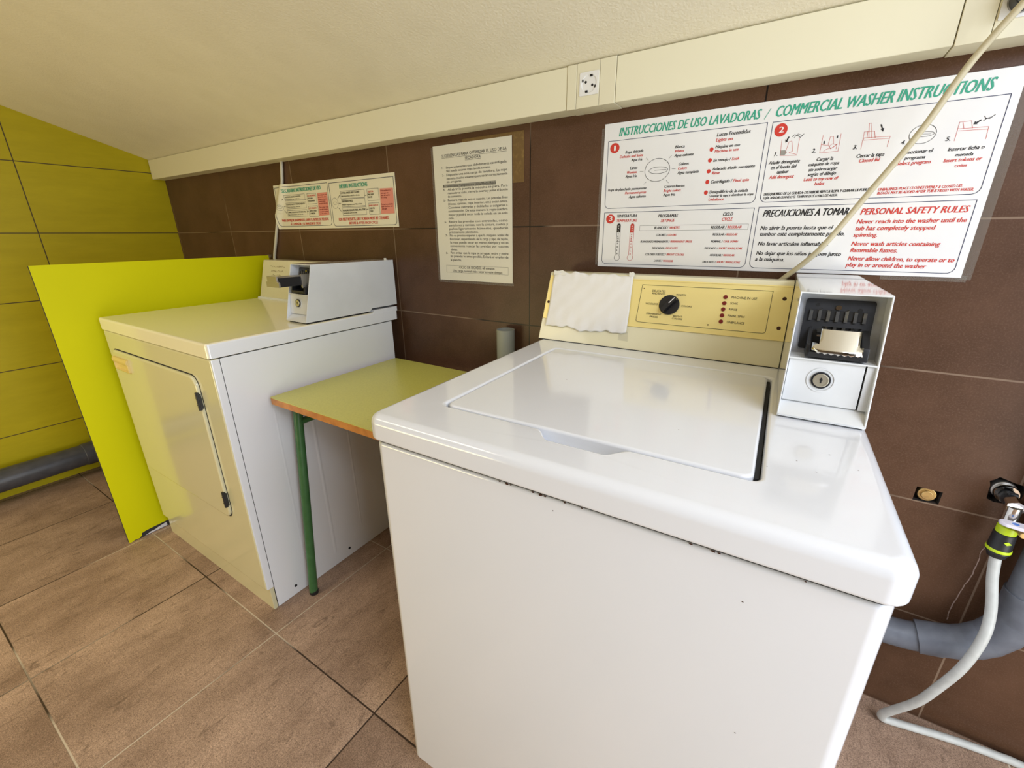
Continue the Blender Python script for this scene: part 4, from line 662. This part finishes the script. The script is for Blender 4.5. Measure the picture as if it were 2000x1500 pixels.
        xs_ = [xl, xl+0.004, xl+0.0085] + [xl+0.0085+(xr-0.005-xl-0.0085)*k/12 for k in range(1, 13)] + [xr-0.0025, xr]
        grid = []
        for k, x in enumerate(xs_):
            inner = 2 <= k <= 14
            us = [0.06 if k % 2 else 0.0, 0.18, 0.36] + ([0.55, 0.8, 0.97] if inner else [])
            if k < 2: us = [0.10, 0.20, 0.40]
            grid.append([sl.verts.new(f3(x, u)) for u in us])
        for a, b_ in zip(grid[:-1], grid[1:]):
            for q in range(min(len(a), len(b_))-1): sl.faces.new([a[q], b_[q], b_[q+1], a[q+1]])
        # rolled top edge running back into the meter
        back = [sl.verts.new(f3(xs_[k], 0.97)+Vector((0, 0.010, 0.0025))) for k in range(2, 15)]
        for k in range(12): sl.faces.new([grid[2+k][5], grid[3+k][5], back[k+1], back[k]])
        co_ = obj('coin_slide', sl, 'chrome', cbx, world, label='chrome coin slide pushed in')
        sm2 = co_.modifiers.new('thickness', 'SOLIDIFY'); sm2.thickness = 0.0022; sm2.offset = -1
    else:
        yt = yfb-0.054; zz0, zz1 = zs+0.030, zs+0.060
        box(sl, (mid-0.024, yt+0.004, zz0), (mid+0.026, yf(zz0)+dp_-0.004, zz1-0.002), 0.0015, 1)
        cs = obj('coin_slide', sl, 'black_plastic', cbx, world, label='dark coin slide pulled out')
        e_ = B(); fc = [(mid-0.034, zz0+0.000), (mid+0.034, zz0+0.000), (mid+0.034, zz0+0.016), (mid+0.026, zz0+0.017), (mid+0.025, zz1+0.003), (mid-0.026, zz1+0.003), (mid-0.026, zz0+0.017), (mid-0.034, zz0+0.016)]
        prism(e_, fc, 'y', yt, yt+0.005, 0.0006, 1); box(e_, (mid-0.022, yt+0.002, zz1-0.003), (mid+0.024, yf(zz1)+0.02, zz1-0.0008))
        obj('slide_face', e_, 'steel', cbx, world)
        e_ = B(); box(e_, (mid+0.0235, yf(zz0)-0.006, zs+0.022), (mid+0.031, yf(zz0)+dp_, zs+0.064), 0.001, 1); obj('slide_bracket', e_, 'steel', cbx, world)
    return cbx

# ================================================================== washing machine (front right)
WX, WY, WYAW = 2.4793, -0.1289, 0.0165
washer = thing('washing_machine', 'big white top loading coin washing machine with gold control panel in the foreground', 'washing machine', (WX, WY, 0), WYAW)
WT = 0.9131; WS = 0.8690; YB = 0.088; YF = -0.648
cab = B(); loft(cab, slab_rings(0.001, YF+0.002, 0.684, YB-0.004, 0.062, WS-0.0028, 0.018, 0.010, 0.006, 5, 5))
cabinet = obj('cabinet', cab, 'enamel', washer, False)
obj('toe_kick', box(B(), (0.010, YF+0.030, 0.0), (0.675, YB-0.02, 0.064), 0.004, 2), 'enamel', washer, False)
obj('seam_gasket', loft_ := (lambda bm: (loft(bm, slab_rings(0.0005, YF+0.0006, 0.6845, YB-0.01, WS-0.0034, WS+0.004, 0.018, 0.0004)), bm)[1])(B()), 'dark_gap', washer, False)  # dark strip added as painted shade in the seam under the top
cx0, cx1 = -0.006, 0.6915
hx0, hx1, hy0, hy1 = 0.0835, 0.5570, -0.5535, -0.1130
def hole_outline(z, g=0.0, ins=0.0):
    P = rrect(hx0-g, hy0-g, hx1+g, hy1+g, 0.016, 6)
    out = []; n = len(P); i0 = 2*7+6  # last point of third corner (bottom-left), next is bottom-right start
    for i, q in enumerate(P):
        out.append(q)
        if i == i0:
            xa, xb, dy = 0.266, 0.408, 0.027
            for k in range(7):
                t = k/6; out.append((xa+0.030*t, hy0-g-(dy-ins)*(3*t*t-2*t**3)))
            for k in range(1, 6): out.append((xa+0.030+(xb-xa-0.060)*k/6, hy0-g-(dy-ins)))
            for k in range(7):
                t = k/6; out.append((xb-0.030+0.030*t, hy0-g-(dy-ins)*(1-(3*t*t-2*t**3))))
    return [(x, y, z) for x, y in out]
def cap_mesh():
    bm = B(); R = slab_rings(cx0, YF-0.006, cx1, YB, WS, WT, 0.024, 0.016, 0.005, 6, 7)
    V = loft(bm, R, True, False)
    top = V[-1]; g = 0.0038
    # softly rounded lip, recess walls and floor around the lid
    lips = [hole_outline(WT, g+0.006), hole_outline(WT-0.0012, g+0.0025), hole_outline(WT-0.0040, g), hole_outline(WT-0.028, g, 0.004)]
    H = [[bm.verts.new(p) for p in l] for l in lips]
    for a in range(3):
        n = len(H[a])
        for k in range(n): bm.faces.new([H[a][k], H[a][(k+1) % n], H[a+1][(k+1) % n], H[a+1][k]])
    bm.faces.new(H[3])
    def bedge(a, b): return bm.edges.get((a, b)) or bm.edges.new((a, b))
    es = [bedge(top[i], top[(i+1) % len(top)]) for i in range(len(top))] + [bedge(H[0][i], H[0][(i+1) % len(H[0])]) for i in range(len(H[0]))]
    bmesh.ops.triangle_fill(bm, use_beauty=True, edges=es, normal=(0, 0, 1))
    return bm
obj('top_panel', cap_mesh(), 'enamel', washer, False, smooth=50)
lid_b = B(); loft(lid_b, slab_rings(hx0, hy0, hx1-0.0030, hy1, WT-0.0275, WT+0.0002, 0.015, 0.0045, 0.001, 6, 5))
lid = obj('lid', lid_b, 'enamel', washer, False)
obj('lid_seal', box(B(), (hx1-0.0030, hy0+0.012, WT-0.020), (hx1+0.0026, hy1-0.010, WT-0.0065)), 'dark_gap', washer, False)  # dark strip added as painted shade in the lid's right gap
gl = B(); rr = [rrect(hx0-0.0036, hy0-0.0036, hx1+0.0036, hy1+0.0036, 0.018, 6), rrect(hx0+0.002, hy0+0.002, hx1-0.003, hy1-0.002, 0.014, 6)]
# console
con_p = [(-0.036, WT+0.0008), (0.0355, 1.0865), (0.0385, 1.0890), (YB-0.006, 1.0890), (YB, 1.083), (YB, WT+0.0008)]
con = obj('control_console', prism(B(), con_p, 'x', -0.009, 0.5712, 0.0012, 2), 'console_cream', washer, False)
obj('console_gasket', box(B(), (-0.007, -0.0375, WT-0.001), (0.570, 0.05, WT+0.0014)), 'dark_gap', con, False)  # thin dark strip along the foot of the console
CB = Vector((0, -0.036, 0.914)); CT_ = Vector((0, 0.036, 1.088)); ct = (CT_-CB).normalized(); cn = Vector((0, -ct.z, ct.y))
def cm(u, v, off=0.0):
    q = CB + Vector((u/1000, 0, 0)) + ct*(v/1000) + cn*(off+0.0018); return (q.x, q.y, q.z)
def cplate(bm, u0, v0, u1, v1, n0, n1, r=0.5, mi=0):
    P = rrect(u0, v0, u1, v1, r, 2); loft(bm, [[cm(a, b, n0-0.0018) for a, b in P], [cm(a, b, n1-0.0018) for a, b in P]], mi=mi)
gp = B(); cplate(gp, -7, 58.0, 571, 178.8, -0.001, 0.0014)
cplate(gp, -7, 58.0, 571, 61.0, 0.0012, 0.0030, 0.4); cplate(gp, -7, 176.0, 571, 178.8, 0.0012, 0.0026, 0.4)
obj('control_panel', gp, 'gold', con, False)
for it_ in [q for q in DATA['con'] if q[1] == 1]:
    obj('lettering' if it_[0] == 't' else 'panel_outline', print_groups([it_], cm, False)[1], INKS, con, False, smooth=None, wn=False)
kb = B()
def cdisc(bm, u, v, r, n0, n1, seg=32, bev=0.0006): cyl(bm, cm(u, v, n0-0.0018), cm(u, v, n1-0.0018), r, seg, bev=bev)
cdisc(kb, 323.8, 119, 0.0238, 0.0014, 0.0055, 40, 0.0012)
ang = math.radians(52)
P = []
for n_, hw in ((0.005, 0.0075), (0.0165, 0.0052)):
    P.append([Vector(cm(323.8+1000*(a*0.0215*math.cos(ang)-b*hw*math.sin(ang)), 119+1000*(a*0.0215*math.sin(ang)+b*hw*math.cos(ang)), n_-0.0018)) for a, b in ((-1, -0.7), (-0.9, -1), (0.9, -1), (1, -0.7), (1, 0.7), (0.9, 1), (-0.9, 1), (-1, 0.7))])
loft(kb, P); kn = obj('knob', kb, 'black_plastic', con, False, label='black rotary programme knob')
pb = B(); loft(pb, [[Vector(cm(323.8+1000*((a*0.009+0.0105)*math.cos(ang)-b*0.0009*math.sin(ang)), 119+1000*((a*0.009+0.0105)*math.sin(ang)+b*0.0009*math.cos(ang)), n_-0.0018)) for a, b in ((-1, -1), (1, -1), (1, 1), (-1, 1))] for n_ in (0.0160, 0.0170)])
obj('knob_pointer', pb, 'ink_w', con, False, label='white pointer line')
for v in (146.3, 132.1, 117.9, 103.7, 89.5):
    lb = B(); cdisc(lb, 443.1, v, 0.0046, 0.0014, 0.0040, 24, 0.0012); obj('indicator_light', lb, 'red_led', con, False, label='dark red indicator lens')
for u, v, r in ((558.2, 150.2, 0.0040), (557.7, 85.6, 0.0040), (417.4, 79.2, 0.0016), (1.0, 104.0, 0.0038), (256.5, 156.0, 0.0012)):
    lb = B(); cdisc(lb, u, v, r, 0.0012, 0.0022, 20, 0.0003); obj('screw', lb, 'rust', con, False)
coin_box(washer, 0.5722, -0.3300, 0.9160, 0.1125, 0.1870, 0.0490, 0.105, False, False)
obj('meter_base', box(B(), (0.575, -0.324, WT-0.001), (0.682, 0.06, 0.9165)), 'dark_gap', washer, False)
# small chips of missing paint along the top seam and specks on the enamel
ch = None; rnd = random.Random(3)
def speck(bm, c, u, v, nrm, r):
    pts = []
    for k in range(7):
        a = 2*math.pi*k/7; q = r*(0.6+0.6*rnd.random()); pts.append(Vector(c)+Vector(u)*q*1.5*math.cos(a)+Vector(v)*q*0.8*math.sin(a)+Vector(nrm)*0.00025)
    bm = B(); bm.faces.new([bm.verts.new(p) for p in pts]); obj('paint_chip', bm, 'rust', washer, False, smooth=None, wn=False)
for x, r in [(0.190, .0012), (0.252, .0012), (0.264, .0020), (0.270, .0013), (0.305, .0014), (0.316, .0022), (0.323, .0016), (0.352, .0012), (0.375, .0011), (0.505, .0014), (0.528, .0018), (0.534, .0012), (0.612, .0010)]:
    speck(ch, (x, YF+0.0032, WS-0.0068), (1, 0, 0), (0, 0.35, 0.94), (0, -0.94, 0.35), r)
for x, z in [(0.336, 0.845), (0.564, 0.812), (0.585, 0.62), (0.560, 0.52)]: speck(ch, (x, YF+0.002, z), (1, 0, 0), (0, 0, 1), (0, -1, 0), 0.0008)
for x, y in [(0.598, -0.48), (0.618, -0.50), (0.566, -0.515), (0.635, -0.44), (0.662, -0.47), (0.21, -0.33), (0.232, -0.40), (0.45, -0.46)]:
    speck(ch, (x, y, WT + (0.0001 if x > 0.557 else 0.0003)), (1, 0, 0), (0, 1, 0), (0, 0, 1), 0.0008)
speck(ch, (cx0+0.0024, YF-0.0012, WT-0.012), (0.6, -0.8, 0), (0, 0, 1), (-0.8, -0.6, 0), 0.0016)

# paper taped over the left of the control panel
pp = thing('paper_sheet', 'blank white paper taped over the left part of the gold control panel', 'paper', (WX, WY, 0), WYAW)
pb = B(); nx, nz = 46, 34; rnd = random.Random(11); ph = [rnd.random()*6.28 for _ in range(8)]
VV = []
for i in range(nx+1):
    row = []
    for j in range(nz+1):
        a, t = i/nx, j/nz
        u = 5 + (226-5)*a + 6*(1-t)*a + 2*math.sin(3*t+1); v = 36 + 3*math.sin(9*a)*(1-t) + (152-2*a)*t + (3.0*math.sin(22*a+1)*math.sin(5*a) + 1.5*math.sin(51*a))*(1 if t > 0.97 or t < 0.03 else 0)
        wr = 0.0052 + 0.0010*math.sin(38*a+ph[0]+2*t)*max(0, 0.45-t)*2 + 0.0006*math.sin(60*a+ph[1]) * max(0, t-0.75)*4 + 0.0007*math.sin(13*t+7*a+ph[2]) + 0.0005*math.sin(29*a-17*t+ph[3])
        if v > 188:  # tip folds past the console's top edge
            q = Vector(cm(u, v, wr-0.0018))
        else: q = Vector(cm(u, v, wr-0.0018))
        row.append(pb.verts.new(q))
    VV.append(row)
for i in range(nx):
    for j in range(nz): pb.faces.new([VV[i][j], VV[i+1][j], VV[i+1][j+1], VV[i][j+1]])
po_ = obj('sheet', pb, 'paper', pp, False, smooth=60, wn=False)
sm_ = po_.modifiers.new('thickness', 'SOLIDIFY'); sm_.thickness = 0.0004; sm_.offset = 1
tb = B()
for u, v, w, h in ((4, 180, 34, 13), (214, 184, 12, 12)):
    P = [(u, v), (u+w, v-1), (u+w+2, v+h*0.6), (u+w*0.7, v+h), (u+w*0.3, v+h*0.8), (u-1, v+h*0.9)]
    tb = B(); loft(tb, [[Vector(cm(a, b, 0.0040)) for a, b in P], [Vector(cm(a, b, 0.0046)) for a, b in P]])
    obj('masking_tape', tb, 'masking', pp, False, smooth=None)
tb = B(); P = [(215, 20), (240, 19), (236, 44), (214, 45)]; loft(tb, [[Vector(cm(a, b, 0.0002-0.0018)) for a, b in P], [Vector(cm(a, b, 0.0005-0.0018)) for a, b in P]])
obj('clear_tape', tb, 'clear_tape', pp, False, smooth=None)

# ================================================================== clothes dryer (back left)
dx0, dx1 = 0.9800, 1.7600; dyf, dyb = -0.6975, -0.050; DT = 0.9208; DS = 0.8785
dryer = thing('clothes_dryer', 'white front loading coin dryer by the lime board with its coin slide pulled out', 'clothes dryer', (1.37, -0.37, 0))
db = B(); box(db, (dx0+0.003, dyf+0.0256, 0.0), (dx1-0.0015, dyb, DS-0.0035), 0.002, 2)
for yc, hw, z0, z1, hh in ((-0.556, 0.006, 0.06, 0.69, 0.0007), (-0.438, 0.009, 0.05, 0.69, 0.0013), (-0.312, 0.006, 0.10, 0.69, 0.0009)):
    R = []
    for k in range(9):
        t = -1+2*k/8; R.append((yc+t*hw, dx1-0.0016+hh*0.5*(1+math.cos(math.pi*t))))
    t_ = B(); A = [[t_.verts.new((x, y, z)) for y, x in R] for z in (z0, z0+0.02, z1-0.02, z1)]
    for v in A[0]+A[3]: v.co.x = dx1-0.0016
    for a in range(3):
        for k in range(8): t_.faces.new([A[a][k], A[a][k+1], A[a+1][k+1], A[a+1][k]])
    merge(db, t_)
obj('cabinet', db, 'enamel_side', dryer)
fb = B(); fr_ = [(x, y) for x, y in rrect(dx0, 0.086, dx1, DS-0.0022, 0.004, 3)]
R = []
for ins, y in ((0.0, dyf+0.0232), (0.0, dyf+0.006), (0.0012, dyf+0.0025), (0.0035, dyf+0.0006), (0.006, dyf)):
    R.append([(dx0+ins+(x-dx0)*(dx1-dx0-2*ins)/(dx1-dx0), y, 0.086+ins+(z-0.086)*(DS-0.0022-0.086-2*ins)/(DS-0.0022-0.086)) for x, z in fr_])
loft(fb, R); side_faces(fb); obj('front_panel', fb, ['enamel_yellow_lit', 'enamel_side'], dryer)
obj('toe_kick', box(B(), (dx0+0.008, dyf+0.010, 0.0), (dx1-0.0008, dyf+0.0236, 0.090), 0.002, 2), 'enamel_yellow_lit', dryer)
# door: rounded panel set in a dark slit, with handle and two hinges
ox0, ox1, oz0, oz1 = 1.020, 1.6560, 0.335, 0.8125
gb = B(); loft(gb, [[(x, dyf+0.001, z) for x, z in rrect(ox0-0.0035, oz0-0.0035, ox1+0.0035, oz1+0.0035, 0.036, 8)], [(x, dyf-0.0006, z) for x, z in rrect(ox0-0.0035, oz0-0.0035, ox1+0.0035, oz1+0.0035, 0.036, 8)]])
obj('door_slit', gb, 'dark_gap', dryer)
R = []
for ins, y in ((0.0, dyf), (0.0, dyf-0.0045), (0.0012, dyf-0.0066), (0.0035, dyf-0.0080), (0.007, dyf-0.0086)):
    R.append([(x, y, z) for x, z in rrect(ox0+ins, oz0+ins, ox1-ins, oz1-ins, 0.034-ins, 8)])
dbm = B(); loft(dbm, R); door = obj('door', dbm, 'enamel_yellow_lit', dryer)
yd = dyf-0.0086
hb = B(); hx0_, hx1_, hz0, hz1 = 1.044, 1.172, 0.744, 0.792
V_ = loft(hb, [[(x, yd+0.001, z) for x, z in rrect(hx0_, hz0, hx1_, hz1, 0.004, 3)], [(x, yd-0.006, z) for x, z in rrect(hx0_+0.001, hz0+0.001, hx1_-0.001, hz1-0.001, 0.004, 3)], [(x, yd-0.007, z) for x, z in rrect(hx0_+0.004, hz0+0.004, hx1_-0.004, hz1-0.012, 0.003, 3)], [(x, yd-0.001, z) for x, z in rrect(hx0_+0.008, hz0+0.007, hx1_-0.008, hz1-0.018, 0.003, 3)]])
prism(hb, [(yd-0.006, hz1-0.016), (yd-0.0085, hz1-0.018), (yd-0.0095, hz1-0.010), (yd-0.006, hz1-0.002), (yd, hz1-0.001)], 'x', hx0_, hx1_, 0.0015, 2)
obj('door_handle', hb, 'yellow_plastic', door, label='yellowed plastic door handle')
for z0, z1 in ((0.712, 0.766), (0.380, 0.434)):
    hb = B(); cyl(hb, (ox1-0.004, yd-0.001, z0), (ox1-0.004, yd-0.001, z1), 0.0052, 16); box(hb, (ox1-0.007, yd-0.002, z0+0.004), (ox1+0.003, yd+0.006, z1-0.004), 0.001, 1)
    for k in (0.3, 0.7): cyl(hb, (ox1-0.004, yd-0.001, z0+(z1-z0)*k-0.0008), (ox1-0.004, yd-0.001, z0+(z1-z0)*k+0.0008), 0.0060, 16)
    obj('hinge', hb, 'charcoal', door, label='dark hinge')
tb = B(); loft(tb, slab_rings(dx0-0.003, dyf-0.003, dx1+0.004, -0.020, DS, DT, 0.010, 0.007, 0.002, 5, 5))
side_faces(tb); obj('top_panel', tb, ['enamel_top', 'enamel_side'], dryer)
tb = B(); prism(tb, [(-0.1420, DT-0.010), (-0.1320, DT+0.0082), (-0.0205, DT+0.0082), (-0.0205, DT-0.010)], 'x', dx0+0.004, dx1+0.0036, 0.001, 1); obj('top_ledge', tb, 'enamel_side', dryer)
gb = B(); box(gb, (dx0+0.006, dyf+0.004, DS-0.003), (dx1-0.003, dyb-0.004, DS+0.002)); box(gb, (dx0+0.004, dyf+0.020, 0.006), (dx1-0.0028, dyf+0.030, DS-0.002)); obj('seam_gasket', gb, 'dark_gap', dryer)  # dark strips added as painted shade in the dryer's seams
cp = [(-0.1300, DT+0.0002), (-0.0820, 1.0850), (-0.0790, 1.0875), (-0.024, 1.0875), (-0.021, 1.084), (-0.021, DT+0.004)]
dcon = obj('control_console', prism(B(), cp, 'x', 0.9935, 1.6480, 0.0012, 2), 'console_cream', dryer)
lb = B(); prism(lb, [(-0.1335, DT+0.0005), (-0.1210, DT+0.0190), (-0.1190, DT+0.0190), (-0.1290, DT+0.0005)], 'x', 0.9940, 1.6475); obj('console_strip', lb, 'console_cream', dcon)
lb = B(); prism(lb, [(-0.1243, DT+0.0195), (-0.1237, DT+0.0212), (-0.1180, DT+0.0212), (-0.1180, DT+0.0195)], 'x', 0.9940, 1.6475); obj('console_seam', lb, 'dark_gap', dcon)
def dm(u, v, off=0.0):
    k = v/1000; d = Vector((0, 0.048, 0.1648)).normalized(); n = Vector((0, -d.z, d.y)); q = Vector((0.9935+u/1000, -0.1300, DT)) + d*k + n*(off+0.0004); return tuple(q)
wl = B(); rnd = random.Random(5)
for v0, u0, u1 in ((146, 62, 168), (126, 72, 165), (108, 78, 150)):
    u = u0
    while u < u1:
        w = rnd.uniform(4, 9); stroke(wl, [(u, v0+rnd.uniform(-3, 3)), (u+w*0.5, v0+rnd.uniform(-4, 5)), (u+w, v0+rnd.uniform(-3, 3))], 1.6, dm, 0, False, 0.0003); u += w+rnd.uniform(2, 7)
obj('worn_lettering', wl, 'ink_f', dcon, smooth=None, wn=False, label='worn illegible lettering')
dcb = coin_box(dryer, 1.6485, -0.4030, 0.9255, 0.1085, 0.1780, 0.0465, -0.0125, True, True, notch=True)
gb = B(); box(gb, (1.655, -0.396, DT-0.001), (1.752, -0.150, 0.9258)); obj('meter_base', gb, 'dark_gap', dryer)
gb = B(); box(gb, (1.7380, -0.0400, 1.1010), (1.7500, -0.0380, 1.1085), 0.0005, 1); box(gb, (1.7380, -0.040, 1.1000), (1.7500, -0.0300, 1.1018)); obj('tape_tab', gb, 'masking', dryer)
for y, z in ((-0.6050, 0.0350), (-0.3800, 0.0340)):
    obj('screw', cyl(B(), (dx1-0.002, y, z), (dx1+0.0008, y, z), 0.0048, 16, bev=0.0006), 'charcoal', dryer)
